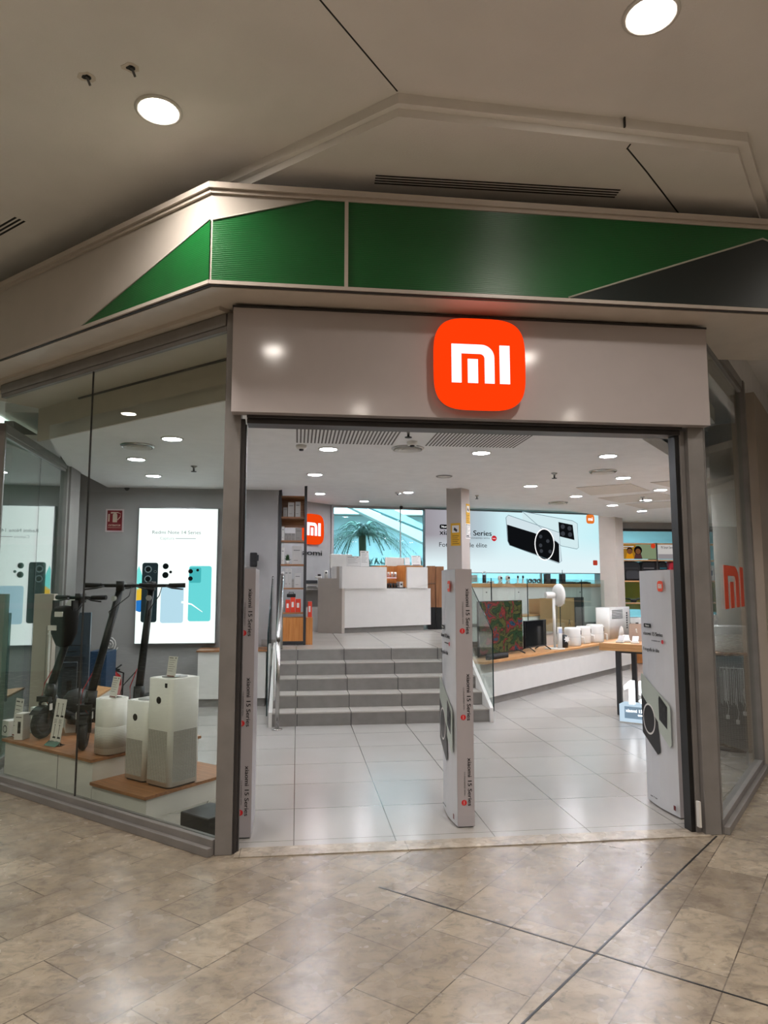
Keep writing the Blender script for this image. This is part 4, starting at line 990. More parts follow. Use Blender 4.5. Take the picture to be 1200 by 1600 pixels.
for k, spec in ((4, [(.06, .06, .13, 'low grey'), (.125, .085, .20, 'tall pale'), (.225, .07, .21, 'right pale')]),
                (3, [(.045, .035, .19, 'slim white'), (.085, .045, .10, 'first small grey'), (.132, .045, .10, 'second small grey'), (.179, .045, .10, 'third small grey'), (.23, .09, .17, 'right grey')]),
                (2, [(.045, .035, .23, 'slim white'), (.19, .13, .245, 'large pale')]),
                (1, [(.045, .04, .22, 'slim white'), (.095, .045, .26, 'first tall pale'), (.142, .045, .26, 'second tall pale'), (.189, .03, .12, 'short grey'), (.225, .09, .20, 'right pale')])):
    for x, w, h, nm in spec: tbox(x, .04, k, w, .2, h, LGY if 'grey' in nm else (WHITEP if 'white' in nm else PGY), f'{nm} product box on the {NM[k]} of the tower', 'product boxes on the shelf tower')
o = thing('small_plant', 'small green artificial plant on the third open shelf of the tower', 'plant', (-.262 + .125, 9.74, U + shelf_z[2] + .0005))
LEAF = mat('leaf_green', '#3d5f3c', .6)
MB().lathe([(.022, 0), (.03, .05), (.0001, .05)], 14).build('pot', WP, o)
mb = MB()
for k in range(26):
    a = random.random() * 6.28; e = random.uniform(.2, 1.4); L = .09
    d = Vector((math.cos(a) * math.cos(e) * .6, math.sin(a) * math.cos(e) * .6, math.sin(e))); b = Vector((0, 0, .05)); sd = d.orthogonal().normalized() * .010
    mb.add([b, b + d * L * .5 + sd, b + d * L, b + d * L * .5 - sd], [(0, 1, 2, 3)])
mb.build('leaves', LEAF, o)
ORB = mat('orange_red_carton', '#e0432a', .45)
for x, y, w, h, z_, lb in ((.11, .05, .06, .17, 0, 'left orange carton on the bottom open shelf of the tower'), (.175, .04, .065, .20, 0, 'middle orange carton with white label on the tower'), (.245, .06, .07, .18, 0, 'right orange carton on the bottom open shelf of the tower')):
    o = thing('orange_box', lb, 'box', (-.262 + x, 9.64 + y, U + shelf_z[0] + z_ + .0005), 0, 'orange cartons on the tower')
    MB().box(0, w, 0, .12, 0, h).build('carton', ORB, o, .003); MB().box(w * .25, w * .7, -.001, 0, h * .35, h * .7).build('white_label', WHITEP, o)
o = thing('black_case', 'small black case lying on top of the orange cartons in the tower', 'case', (-.262 + .125, 9.70, U + shelf_z[0] + .2015))
MB().box(0, .12, 0, .1, 0, .05).build('case', BLK, o, .01); MB().tube([(.03, .02, .05), (.03, .02, .068), (.09, .02, .068), (.09, .02, .05)], .006, 6).build('handle', BLK, o)
o = thing('orange_box', 'orange carton standing on the low oak cabinet right of the tower', 'box', (.15, 9.7, U + .365), 0, 'orange cartons on the tower')
MB().box(0, .055, 0, .12, 0, .21).build('carton', ORB, o, .003); MB().box(.01, .035, -.001, 0, .07, .15).build('white_label', WHITEP, o)
o = thing('side_cabinet', 'low oak cabinet tucked behind the right post of the shelf tower', 'cabinet', (.125, 9.66, U))
MB().box(0, .09, 0, .3, 0, .365).build('body', WOODO, o); MB().box(.0, .09, -.006, 0, .02, .35).build('door', WOODO, o)

# wall emblem
e0 = PP(487.5, 827, K, 45.5)
uK = Vector((math.cos(R(45.5)), math.sin(R(45.5)), 0)); nK = uK.cross(Z)
t = thing('wall_emblem', 'orange badge with white letters on the back wall behind the shelf tower', 'sign', tuple(e0 + nK * .004), 45.5)
MB().slab(sup(3.8, .29, k=56), (0, 0, 0), X, Z, .04).build('badge', emis('wall_badge_glow', '#f8480f', .9), t)
for poly in (letter_m(.29), [(-.078, -.122), (-.0145, -.122), (-.0145, .029), (-.078, .029)], [(.125, -.122), (.19, -.122), (.19, .122), (.125, .122)]):
    MB().slab(poly, (0, -.04, 0), X, Z, .006).build('letter', SW, t)
text('xiaomi', .15, (-.10, -.012, -.45), X, Z, INK, t, bold=.01, width=.74)
# printer cabinet
c = G(470, 986, U); c = DP(474, 986, 12.4); c.z = U
t = thing('printer_cabinet', 'low white cabinet with one open shelf left of the reception desk', 'cabinet', tuple(c), 0)
MB().box(0, .30, .0, .4, .06, .42).box(0, .02, 0, .4, .42, .72).box(.28, .30, 0, .4, .42, .72).box(0, .3, .38, .4, .42, .72).box(0, .30, 0, .4, .60 + .12, .74).build('body', WL, t)
MB().box(0.005, .29, -.008, 0, .08, .40).build('door', WL, t); MB().box(0, .30, .02, .38, 0, .06).build('plinth', WL, t)
o = thing('printer', 'small grey and white printer on the low white cabinet', 'printer', (c.x + .02, c.y + .03, U + .7405))
MB().box(0, .26, 0, .28, 0, .09).build('body', WP, o, .01); MB().box(.02, .22, -.01, .2, .09, .15).build('upper_unit', DGR, o, .01); MB().box(.04, .2, -.05, 0, .03, .04).build('paper_tray', DGR, o)
# reception desk
DA = G(534, 990, U); AD = 28.0; uD = Vector((math.cos(R(AD)), math.sin(R(AD)), 0)); 
def DLx(px): p = PP(px, 950, DA, AD); return (p - DA).xy.to_3d().dot(uD)
L0_, L1_ = DLx(538.5), DLx(673)
z1 = PP(560, 919.5, DA, AD).z - U; z2 = PP(545, 885, DA, AD).z - U
t = thing('reception_desk', 'white reception desk with raised front blocks and a wooden niche on the platform', 'desk', tuple(DA), AD)
MB().box(.0, L1_ - .12, .06, .62, .0, .09).build('plinth', GREYT, t)
MB().box(L0_, L1_, .0, .60, .09, z1).build('front_panel', WL, t)
MB().box(DLx(532.6), DLx(602.8), -.03, .30, z1, z2).build('upper_block', WL, t)
MB().box(DLx(635), DLx(667), -.03, .30, z1, z2 + .01).build('upper_block', WL, t)
n0, n1 = DLx(603.2), DLx(634.8)
nb = MB().box(n0, n0 + .02, 0, .3, z1 + .02, z2 + .03).box(n1 - .02, n1, 0, .3, z1 + .02, z2 + .03).box(n0 + .02, n1 - .02, .28, .3, z1 + .02, z2 + .03).box(n0 - .12, n0, .0, .28, z2 + .001, z2 + .02).box(n1, n1 + .42, .05, .28, z2 + .012, z2 + .04)
nb.build('wooden_niche', WOODO, t)
MB().box(n0 + .02, n1 - .02, 0, .28, z1 + .0, z1 + .02).build('niche_base', BLK, t)
ms = Matrix.Rotation(R(137.5 - AD), 4, 'Z')
zs = 1.5 + (916 - 904) / 91.0 - U
MB().prism([(0, 0), tuple((ms @ Vector((.53, 0, 0)))[:2]), tuple((ms @ Vector((.53, 0, 0)) + Vector((.5, .5, 0)))[:2]), (L0_ + .4, .62), (L0_ - .002, .0)], .0, zs - .0).build('side_wing', mat('wing_laminate', '#bfb5aa', .4), t)
MB().prism([(0, 0), tuple((ms @ Vector((.12, 0, 0)))[:2]), (.35, .4), (.35, .0)], zs, z2).build('wing_riser', mat('wing_laminate', '#bfb5aa', .4), t)
def ondesk(px, yoff, z_): 
    p = DA + uD * DLx(px) + Vector((-uD.y, uD.x, 0)) * yoff; return (p.x, p.y, U + z_)
# things in the niche and on the desk
for k in range(4):
    o = thing('mug', f'small dark patterned mug, {["first","second","third","last"][k]} from the left in the desk niche', 'mug', ondesk(609 + k * 4.5, .06, z1 + .0205), 0, 'mugs in the desk niche')
    MB().lathe([(.018, 0), (.022, .07), (.019, .07), (.016, .005), (.0001, .005)], 14).build('cup', BLK if k % 2 == 0 else DGR, o); torus((.026, 0, .038), (0, 1, 0), .014, .004, 14, 6).build('handle', BLK, o)
for k in range(3):
    o = thing('earphone_case', f'white earphone case on the upper row of the niche, {["left","middle","right"][k]} one', 'case', ondesk(612 + k * 5.5, .1, z1 + .20), 0, 'white cases in the desk niche')
    MB().rbox(-.022, .022, -.02, .02, 0, .09, .015).build('body', WP, o); MB().box(-.006, .006, -.021, -.02, .03, .06).build('mark', BLK, o)
o = thing('niche_shelf', 'small orange edged shelf inside the desk niche', 'shelf', ondesk(604.5, .03, z1 + .17), AD)
MB().box(.0, .24, .0, .2, 0, .03).build('board', mat('coral_plastic', '#d4553b', .5), o)
MB().box(.01, .23, -.002, .0, .006, .024).build('price_rail', WHITEP, o)
o = thing('white_carton', 'small white carton at the right end of the desk niche', 'box', ondesk(631, .06, z1 + .0205), AD)
MB().box(-.045, .03, 0, .1, 0, .1).build('carton', WHITEP, o); MB().slab(circ(.018, 14, -.01, .05), (0, 0, 0), X, Z, .001).build('product_picture', DGR, o)
o = thing('desk_monitor', 'white backed monitor behind the left end of the desk', 'monitor', ondesk(556, .34, z1), AD)
MB().box(-.30, .14, 0, .03, z2 - z1 - .02, z2 - z1 + .22).build('screen_back', WP, o, .008); MB().box(-.12, -.06, .0, .04, 0, z2 - z1).box(-.2, .04, -.02, .1, 0, .01).build('stand', WP, o)
o = thing('desk_monitor', 'white backed monitor behind the right end of the desk', 'monitor', ondesk(640, .34, z1), AD)
MB().box(-.28, .14, 0, .03, z2 - z1 - .02, z2 - z1 + .19).build('screen_back', WP, o, .008); MB().box(-.12, -.06, .0, .04, 0, z2 - z1).box(-.2, .04, -.02, .1, 0, .01).build('stand', WP, o)
info_card(ondesk(553, .02, z2 + .001), AD - 25, .24, .18, 'wide white price list card at the left of the desk top', rows=4, red=False)
info_card(ondesk(571, .02, z2 + .001), AD - 25, .15, .28, 'tall white card with a black gadget drawing on the desk top', rows=7, red=False)
info_card(ondesk(637, .0, z2 + .042), AD - 25, .09, .14, 'small white card above the niche on the desk top', rows=3, red=False)
info_card(ondesk(651, .0, z2 + .042), AD - 25, .17, .18, 'pinkish white card with red heading at the right of the desk top', rows=4)
o = thing('webcam', 'white security camera with a dark lens on the low left wing of the desk', 'camera', ondesk(521, .25, zs + .001))
MB().rbox(-.03, .03, -.025, .025, 0, .13, .02).build('body', WP, o); MB().slab(circ(.018, 16, 0, .095), (0, -.025, 0), X, Z, .004).build('lens', BLK, o)
o = thing('desk_gadget', 'small white and black gadget lying at the left end of the desk wing', 'gadget', ondesk(511, .28, zs + .001))
MB().rbox(-.06, .05, -.04, .04, 0, .035, .02).build('base', WP, o); MB().box(-.02, .03, -.02, .02, .035, .07).build('top', BLK, o)
# wood and black storage column right of the desk
c = DP(668.5, 982, 13.0); c.z = U
t = thing('storage_cabinet', 'tall cabinet with brown plank upper half and black lower half right of the desk', 'cabinet', tuple(c), -7)
hh = 1.5 + (916 - 884.5) * 13.0 / 1100 - U
MB().box(.0, .145, .02, .4, .40, hh).build('plank_panel', WOODB, t); MB().box(.15, .30, .0, .4, .40, hh - .01).build('plank_panel', WOODB, t)
MB().box(.0, .145, .02, .4, .0, .40).build('black_panel', BLK, t); MB().box(.15, .30, .0, .4, .0, .40).build('black_panel', BLK, t)
MB().box(-.01, .14, .01, .02, .83, .84).build('metal_strip', STEEL, t)

# ================================================================ BILLBOARD AND BACK COUNTER
kb = K - Vector((-dK.y, dK.x, 0)) * .30
tl, tr_, bl, br_ = PP(664.5, 795, kb, ABK), PP(935, 806, kb, ABK), PP(664, 893, kb, ABK), PP(935, 896.5, kb, ABK)
zt, zb = (tl.z + tr_.z) / 2, (bl.z + br_.z) / 2; wb = (tr_ - tl).xy.length; hb_ = zt - zb
t = thing('billboard_lightbox', 'wide glowing advert banner with two phones above the rear counter', 'lightbox', (tl.x, tl.y, zb), ABK)
MB().box(-.015, wb + .015, .003, .12, -.015, hb_ + .015).build('housing', ALU, t)
m = bpy.data.materials.new('banner_print'); m.use_nodes = True; nt = m.node_tree; nt.nodes.clear()
tc = nt.nodes.new('ShaderNodeTexCoord'); sp = nt.nodes.new('ShaderNodeSeparateXYZ'); mrx = nt.nodes.new('ShaderNodeMapRange'); mrx.inputs['From Max'].default_value = wb
mrz = nt.nodes.new('ShaderNodeMapRange'); mrz.inputs['From Max'].default_value = hb_
rx = nt.nodes.new('ShaderNodeValToRGB'); el = rx.color_ramp.elements
el[0].color = lin('#9a959c'); el[0].position = 0; el[1].color = lin('#c8f0f7'); el[1].position = 1
for p_, c_ in ((.12, '#a8a6ae'), (.30, '#b3c6cf'), (.42, '#cfeef4'), (.7, '#d8f6fb')): e = el.new(p_); e.color = lin(c_)
rz_ = nt.nodes.new('ShaderNodeValToRGB'); rz_.color_ramp.elements[0].color = (1, 1, 1, 1); rz_.color_ramp.elements[0].position = .15; rz_.color_ramp.elements[1].color = (0, 0, 0, 1); rz_.color_ramp.elements[1].position = .6
mx = nt.nodes.new('ShaderNodeMixRGB'); mx.inputs[2].default_value = lin('#e2f4f8'); em = nt.nodes.new('ShaderNodeEmission'); em.inputs[1].default_value = 1.0
ou = nt.nodes.new('ShaderNodeOutputMaterial')
for a, b in ((tc.outputs['Object'], sp.inputs[0]), (sp.outputs[0], mrx.inputs[0]), (sp.outputs[2], mrz.inputs[0]), (mrx.outputs[0], rx.inputs[0]), (mrz.outputs[0], rz_.inputs[0]), (rz_.outputs[0], mx.inputs[0]), (rx.outputs[0], mx.inputs[1]), (mx.outputs[0], em.inputs[0]), (em.outputs[0], ou.inputs[0])): nt.links.new(a, b)
MB().box(0, wb, -.002, .003, 0, hb_).build('printed_face', m, t)
# picture coordinates: from billboard crop pixels (width 1155 of crop = wb)
def bc(x, y): return ((x - 15) / 1157 * wb, hb_ - (y - 68 - (x - 15) * .036) / 425 * hb_)
EB, EG, EW, EL = emis('banner_black', '#1a1c20', .45), emis('banner_grey', '#4b4f57', .6), emis('banner_white', '#ffffff', 1.25), emis('banner_pale', '#d3eaee', 1.0)
o_ = (0, -.003, 0)
def poly(pts, m_, nm, k=0): return MB().slab([bc(*p) for p in pts][::-1], (0, -.003 - .0015 * k, 0), X, Z, .001).build(nm, m_, t)
poly([(640, 82), (985, 150), (1018, 170), (1022, 345), (1010, 355), (900, 330), (645, 250)], EL, 'phone_picture')
EO = emis('banner_outline', '#7f98a3', .8)
def outline(pts, y): MB().tube([(bc(*p)[0], y, bc(*p)[1]) for p in pts + pts[:1]], .006, 5).build('picture_outline', EO, t)
outline([(640, 82), (985, 150), (1018, 170), (1022, 345), (1010, 355), (900, 330)], -.004)
outline([(530, 125), (545, 108), (890, 235), (900, 440), (880, 455), (550, 320), (538, 290)], -.008)
poly([(886, 158), (985, 180), (995, 290), (890, 262)], EB, 'camera_square', 1)
for x, y in ((915, 192), (962, 205), (915, 243), (965, 250)): MB().slab([(p[0], p[1]) for p in circ(.05, 16, *bc(x, y))], (0, -.006, 0), X, Z, .001).build('lens', EG, t)
poly([(530, 125), (545, 108), (890, 235), (900, 440), (880, 455), (550, 320), (538, 290)], emis('banner_silver', '#d2e2e8', 1.0), 'phone_picture', 2)
poly([(536, 175), (715, 235), (870, 300), (885, 320), (885, 452), (552, 320), (540, 290)], EB, 'phone_back', 3)
cx, cz = bc(786, 318)
ring = [(cx + .33 * wb / 4.1 * .73 * math.cos(a), cz + .33 * wb / 4.1 * 1.05 * math.sin(a)) for a in [2 * math.pi * k / 36 for k in range(36)]]
MB().slab(ring, (0, -.0085, 0), X, Z, .001).build('camera_ring', EW, t)
MB().slab([(cx + (a - cx) * .92, cz + (b - cz) * .93) for a, b in ring], (0, -.010, 0), X, Z, .001).build('camera_disc', EB, t)
for x, y in ((760, 262), (808, 295), (758, 325), (762, 365), (822, 370)): MB().slab(circ(.04, 14, *bc(x, y)), (0, -.0115, 0), X, Z, .001).build('lens', EG, t)
p0 = bc(1112, 138)
MB().slab([(a + p0[0], b + p0[1]) for a, b in sup(3.8, .10)], (0, -.003, 0), X, Z, .001).build('badge', emis('banner_orange', '#e8782a', .95), t)
text('mi', .12, (p0[0], -.004, p0[1]), X, Z, EW, t, bold=.008)
p0 = bc(1138, 458); MB().slab([(a * .55 + p0[0], b * .55 + p0[1]) for a, b in sup(6, .10)], (0, -.003, 0), X, Z, .001).build('small_badge', emis('banner_red', '#b5402e', .9), t)
p0 = bc(268, 232); text('xiaomi 15 Series', .15, (p0[0], -.003, p0[1]), X, Z, EB, t, bold=.006, width=1.15)
p0 = bc(250, 315); text('Fotograf\u00eda de \u00e9lite', .13, (p0[0], -.003, p0[1]), X, Z, EB, t, width=1.05)
p0 = bc(340, 268); text('CO-ENGINEERED WITH', .04, (p0[0], -.003, p0[1]), X, Z, EG, t, width=.55)
p0 = bc(450, 271); MB().slab(circ(.058, 20, *p0), (0, -.003, 0), X, Z, .001).build('red_dot', emis('banner_red_dot', '#c8202c', .95), t); text('Leica', .035, (p0[0], -.0045, p0[1]), X, Z, EW, t)
p0 = bc(155, 188); MB().slab(rr(.36, .09, .03, cx=p0[0], cy=p0[1]), (0, -.003, 0), X, Z, .001).build('name_plate', EB, t)
text('Nuevo', .06, (p0[0] - .06, -.0045, p0[1]), X, Z, EW, t)

S(MB().box(0, .10, 0, .5, U, H2, mtx=Matrix.Translation((tr_.x + .06, tr_.y - .25, 0)) @ Matrix.Rotation(R(ABK), 4, 'Z')).build('wall_return', GWALL))
kc = K - Vector((-dK.y, dK.x, 0)) * .95
ca, cb_ = PP(741, 912, kc, ABK), PP(948, 912, kc, ABK); wc = (cb_ - ca).xy.length; zc = ca.z
zw = PP(800, 917.5, kc, ABK).z
t = thing('rear_counter', 'long white counter with oak top under the glowing banner', 'counter', (ca.x - .5, ca.y - .09, U), ABK)
wc += .5
MB().box(0, wc, 0, .5, zw - U, zc - U).build('wooden_top', WOODL, t)
for k in range(5): MB().box(wc * k / 5 + .003, wc * (k + 1) / 5 - .003, .02, .5, .06, zw - U).build('front_door', WL, t)
MB().box(.02, wc - .02, .05, .5, 0, .06).build('plinth', GREYT, t)
for k in range(1, 5): MB().slab(circ(.012, 10, wc * k / 5 + .08, zw - U - .10), (0, .02, 0), X, Z, .003).build('lock', BLK, t)
def onrc(px, dy=.12):
    p = PP(px, 912, kc, ABK) + Vector((-dK.y, dK.x, 0)) * dy; return (p.x, p.y, zc + .001)
def gad(px, name, label, cat, parts, grp='gadgets on the rear counter'):
    o = thing(name, label, cat, onrc(px), ABK, grp)
    for nm, m_, mb_ in parts: mb_.build(nm, m_, o)
    return o
gad(746, 'glass_case', 'small clear display case at the left end of the rear counter', 'display case', [('case', GLC, MB().box(-.06, .08, 0, .1, 0, .2)), ('inner_card', PGY, MB().box(-.05, .07, .04, .045, .03, .17)), ('base', WP, MB().box(-.07, .09, -.01, .11, -.0005, .012))])
gad(762, 'handheld_vacuum', 'dark handheld device on a white stand on the rear counter', 'gadget', [('body', DGR, MB().rbox(-.035, .035, 0, .06, .01, .17, .02)), ('stand', WP, MB().rbox(-.07, .09, -.01, .09, 0, .012, .02)), ('handle', WP, torus((0, .03, .2), (0, 1, 0), .035, .008, 16, 6))])
gad(772, 'router_box', 'low white box beside the handheld device on the rear counter', 'box', [('body', WP, MB().rbox(-.06, .06, 0, .08, 0, .05, .015)), ('mark', BLK, MB().box(-.03, .02, -.001, 0, .015, .03))])
for px, nm in ((786, 'left'), (798, 'right')):
    gad(px, 'home_camera', f'white round home camera, {nm} one of the pair on the rear counter', 'camera', [('head', WP, MB().lathe([(.0001, .05), (.04, .07), (.05, .11), (.04, .15), (.0001, .165)], 16)), ('base', WP, MB().lathe([(.045, 0), (.035, .05), (.0001, .05)], 16)), ('lens', BLK, MB().slab(circ(.022, 14, 0, .115), (0, -.046, 0), X, Z, .006))])
for px, nm in ((814, 'left'), (822, 'right')):
    gad(px, 'earbud_stand', f'small white earphone stand, {nm} one, on the rear counter', 'stand', [('stand', WP, MB().box(-.012, .012, 0, .02, .0, .12).box(-.045, .045, -.03, .04, 0, .012)), ('earphone', BLK, MB().lathe([(.0001, .10), (.02, .12), (.018, .16), (.0001, .165)], 10))])
for k, px in enumerate((834, 841, 848)):
    gad(px, 'smart_watch', f'{["left","middle","right"][k]} black smart watch on a white holder on the rear counter', 'watch', [('strap', BLK, torus((0, .03, .055), (0, 1, .25), .036, .012, 18, 8)), ('holder', WP, MB().box(-.03, .03, 0, .06, 0, .015)), ('dial', DGR, MB().slab(circ(.026, 14, 0, .07), (0, -.01, 0), X, Z, .008))])
for px, w, h, nm in ((862, .055, .20, 'tall black speaker left of the small black cube'), (871, .05, .10, 'small black cube speaker between the tall ones'), (886, .05, .20, 'tall black speaker with antenna right of the cube')):
    ps = [('cabinet', BLK, MB().box(-w, w * .9, 0, .1, 0, h)), ('grille', DGR, MB().box(-w * .8, w * .7, -.003, 0, h * .1, h * .9)), ('feet', DGR, MB().box(-w * .9, w * .8, .01, .09, -.0008, .001))]
    if 'antenna' in nm: ps.append(('antenna', BLK, MB().tube([(0, .05, h), (.0, .05, h + .08)], .005, 6)))
    gad(px, 'speaker', nm + ' on the rear counter', 'speaker', ps)
gad(897, 'robot_vacuum', 'flat round black device on the rear counter near the speakers', 'gadget', [('body', BLK, MB().lathe([(.10, 0), (.11, .02), (.10, .04), (.0001, .045)], 24)), ('bumper', DGR, torus((0, 0, .02), (0, 0, 1), .11, .006, 24, 6))])
gad(919, 'flat_device', 'long flat black device at the right end of the rear counter', 'gadget', [('body', BLK, MB().rbox(-.16, .16, 0, .12, 0, .03, .03)), ('top', DGR, MB().rbox(-.08, .1, .02, .1, .03, .045, .02))])

# ================================================================ LEDGE WITH TELEVISIONS AND APPLIANCES
AS = A0 - dP * .42
LL = LP_ + .42
t = thing('display_ledge', 'long low white ledge with oak top running diagonally under the televisions', 'ledge', (AS.x, AS.y, 0), AP)
ZL = .555
MB().box(.42, LL, .03, .47, .004, .10).build('plinth', GREYT, t); MB().box(.3, LL, .0, .47, .10, .40).build('body', WL, t)
MB().box(.3, LL, .06, .47, .40, ZL - .03).build('recess_panel', mat('recess_shaded_white', '#c4bfb7', .4), t); MB().box(.28, LL + .02, -.02, .47, ZL - .03, ZL).build('wooden_top', WOODL, t)  # recess colour darkened for the shade under the oak top
def onl(px, py, off):
    "point on the ledge: pixel column px, off metres back from the front edge"
    p = PP(px, py, A0 + nP * off, AP); return Vector((p.x, p.y, ZL + .0005))
def seg(px0, px1, off): return onl(px0, 1000, off), onl(px1, 1000, off)
def tv(px0, px1, ytop, ybot, off, label, art=False):
    a, b = seg(px0, px1, off); w = (b - a).length; mid = (a + b) / 2
    zt = PP((px0 + px1) / 2, ytop, a, AP).z - ZL; z0 = PP((px0 + px1) / 2, ybot, a, AP).z - ZL
    z0 = max(z0, .03)
    t = thing('television', label, 'television', tuple(mid), AP)
    MB().box(-w / 2, w / 2, 0, .035, z0, zt).build('bezel', BLK, t, .004)
    MB().box(-w / 2 + .01, w / 2 - .01, -.002, 0, z0 + .02, zt - .01).build('screen', SCR_ART if art else mat('screen_black', '#0b0c0f', .12), t)
    for s_ in (-1, 1): MB().tube([(s_ * w * .38, -.11, .008), (s_ * w * .36, .015, z0 + .03), (s_ * w * .34, .14, .008)], .009, 8).build('foot', BLK, t)
    return t
m = bpy.data.materials.new('screen_art'); m.use_nodes = True; nt = m.node_tree; bs = nt.nodes['Principled BSDF']; tc = nt.nodes.new('ShaderNodeTexCoord')
mp = nt.nodes.new('ShaderNodeMapping'); mp.inputs['Scale'].default_value = (1.0, 1, 1.5)
n = nt.nodes.new('ShaderNodeTexNoise'); n.inputs['Scale'].default_value = 4.2; n.inputs['Detail'].default_value = 5; n.inputs['Distortion'].default_value = .5
rp = nt.nodes.new('ShaderNodeValToRGB'); e = rp.color_ramp.elements; e[0].color = lin('#16281a'); e[0].position = .30; e[1].color = lin('#181a12'); e[1].position = .74
for p_, c_ in ((.38, '#2a5224'), (.44, '#1c2a16'), (.49, '#6b6a2e'), (.53, '#20301a'), (.59, '#a83535'), (.62, '#5a2626'), (.66, '#1c5a78'), (.70, '#15303c')): q_ = e.new(p_); q_.color = lin(c_)
nt.links.new(tc.outputs['Object'], mp.inputs[0]); nt.links.new(mp.outputs[0], n.inputs['Vector']); nt.links.new(n.outputs['Fac'], rp.inputs[0])
nt.links.new(rp.outputs[0], bs.inputs['Emission Color']); bs.inputs['Emission Strength'].default_value = .5; bs.inputs['Base Color'].default_value = (.01, .01, .01, 1); bs.inputs['Roughness'].default_value = .15
SCR_ART = m
tv(749, 817, 938.5, 1022, .22, 'large television on the ledge showing a colourful green, red and blue picture', True)
tv(821, 854, 969, 1011, .20, 'smaller television on the ledge with a black screen', False)
o = thing('soundbar', 'short black soundbar lying before the large television', 'speaker', tuple(onl(777, 1030, .07)), AP)
MB().rbox(-.26, .26, -.035, .035, .003, .06, .03).build('body', mat('dark_cloth', '#26272a', .8), o); MB().box(-.24, .24, -.02, .02, 0, .003).build('foot', BLK, o)
# pedestal fan
f = onl(867, 1012, .12)
o = thing('pedestal_fan', 'white round headed pedestal fan standing on the ledge', 'fan', tuple(f), AP - 35)
MB().lathe([(.15, 0), (.15, .012), (.03, .022), (.0001, .022)], 28).build('base', WP, o)
zh = DP(870, 930, (f.x * math.sin(YAW) + f.y * math.cos(YAW))).z - ZL
MB().tube([(0, 0, .02), (0, 0, zh - .02)], .022, 14).build('pole', WP, o)
mh = Matrix.Translation((0, 0, zh)) @ Matrix.Rotation(R(90), 4, 'Y')
MB().lathe([(.045, -.14), (.05, -.13), (.05, .0), (.03, .03)], 20, mtx=mh).build('motor', WP, o)
MB().lathe([(.0001, .035), (.10, .045), (.165, .06), (.175, .08), (.17, .10), (.165, .08), (.16, .07)], 32, mtx=mh).build('rear_guard', WP, o)
mg = MB()
for q in (.17, .14, .11, .08, .05):
    mg.v and None
    tt = torus((0, 0, .10 + (.17 - q) * .12), (0, 0, 1), q, .004, 32, 6, mtx=mh); mg.add(tt.v, tt.f, True)
for k in range(24):
    a = 2 * math.pi * k / 24; mg.tube([mh @ Vector((.03 * math.cos(a), .03 * math.sin(a), .12)), mh @ Vector((.17 * math.cos(a), .17 * math.sin(a), .10))], .002, 5)
mg.build('front_guard', WP, o)
MB().lathe([(.0001, .118), (.035, .12), (.03, .126), (.0001, .128)], 18, mtx=mh).build('hub_cap', WP, o)
bl = MB()
for k in range(5):
    a = 2 * math.pi * k / 5
    bl.add([mh @ Vector((r_ * math.cos(a + d_), r_ * math.sin(a + d_), .085 + h_)) for r_, d_, h_ in ((.03, -.2, 0), (.14, -.1, -.01), (.145, .45, .012), (.03, .5, .008))], [(0, 1, 2, 3)])
bl.build('blades', PGY, o)
MB().tube([(.06, .0, zh - .10), (.055, .02, zh * .5), (.03, .03, .1)], .004, 6).build('power_cord', GREYINK, o)
o = thing('vacuum_dock', 'slim white device on a white dock beside the fan base', 'gadget', tuple(onl(875, 1010, .03)), AP - 30)
MB().box(-.05, .05, -.04, .06, 0, .02).build('dock', WP, o); MB().rbox(-.035, .035, -.02, .02, .02, .33, .01).build('body', WP, o); MB().box(-.03, .03, -.022, -.02, .24, .31).build('panel', mat('pale_blue', '#aeb9cf', .4), o)
o = thing('black_carafe', 'black cylinder with a white star shaped tag beside the air fryers', 'container', tuple(onl(882, 1010, .12)), AP - 30)
MB().lathe([(.055, 0), (.06, .05), (.055, .19), (.0001, .2)], 18).build('body', BLK, o)
MB().slab([((.055 if k % 2 else .032) * math.cos(k * math.pi / 7), .13 + (.055 if k % 2 else .032) * math.sin(k * math.pi / 7)) for k in range(14)], (-.0, -.066, 0), X, Z, .003).build('star_tag', WHITEP, o)
def fryer(px, off, label, w=.13, h=.29):
    o = thing('air_fryer', label, 'air fryer', tuple(onl(px, 1005, off)), AP - 88, 'white air fryers on the ledge')
    MB().lathe([(w * .92, 0), (w, .02), (w, h - .03), (w * .9, h), (.0001, h + .005)], 30).build('body', WP, o)
    MB().lathe([(w + .001, h * .5), (w + .001, h * .505)], 30).build('drawer_seam', GREYINK, o)
    mh_ = Matrix.Rotation(R(20), 4, 'Z')
    MB().tube([mh_ @ Vector((w - .01, 0, h * .48)), mh_ @ Vector((w + .045, 0, h * .46)), mh_ @ Vector((w + .05, 0, h * .12))], .012, 8).build('handle', WP, o)
    MB().rbox(w * .96, w * 1.04, -.03, .03, h * .62, h * .85, .004, 2, mtx=mh_).build('dark_display', BLK, o)
    return o
fryer(895, .14, 'white air fryer nearest the fan on the ledge')
fryer(912, .22, 'white air fryer in the middle of the three on the ledge', .12, .28)
fryer(930, .16, 'white air fryer farthest from the fan, beside the white heater', .145, .30)
a, b = seg(943, 976, .30)
o = thing('dehumidifier', 'big white appliance with horizontal grille slots at the far end of the ledge', 'appliance', tuple((a + b) / 2), AP)
w = (b - a).length
MB().rbox(-w / 2, w / 2, -.12, .14, 0, .56, .03).build('body', WP, o)
for k in range(6): MB().box(-w * .38, w * .12, -.123, -.12, .36 + k * .028, .372 + k * .028).build('grille_slot', DGR, o)
for k in range(7): MB().box(w * .30, w * .36, -.123, -.12, .16 + k * .045, .19 + k * .045).build('side_slot', DGR, o)
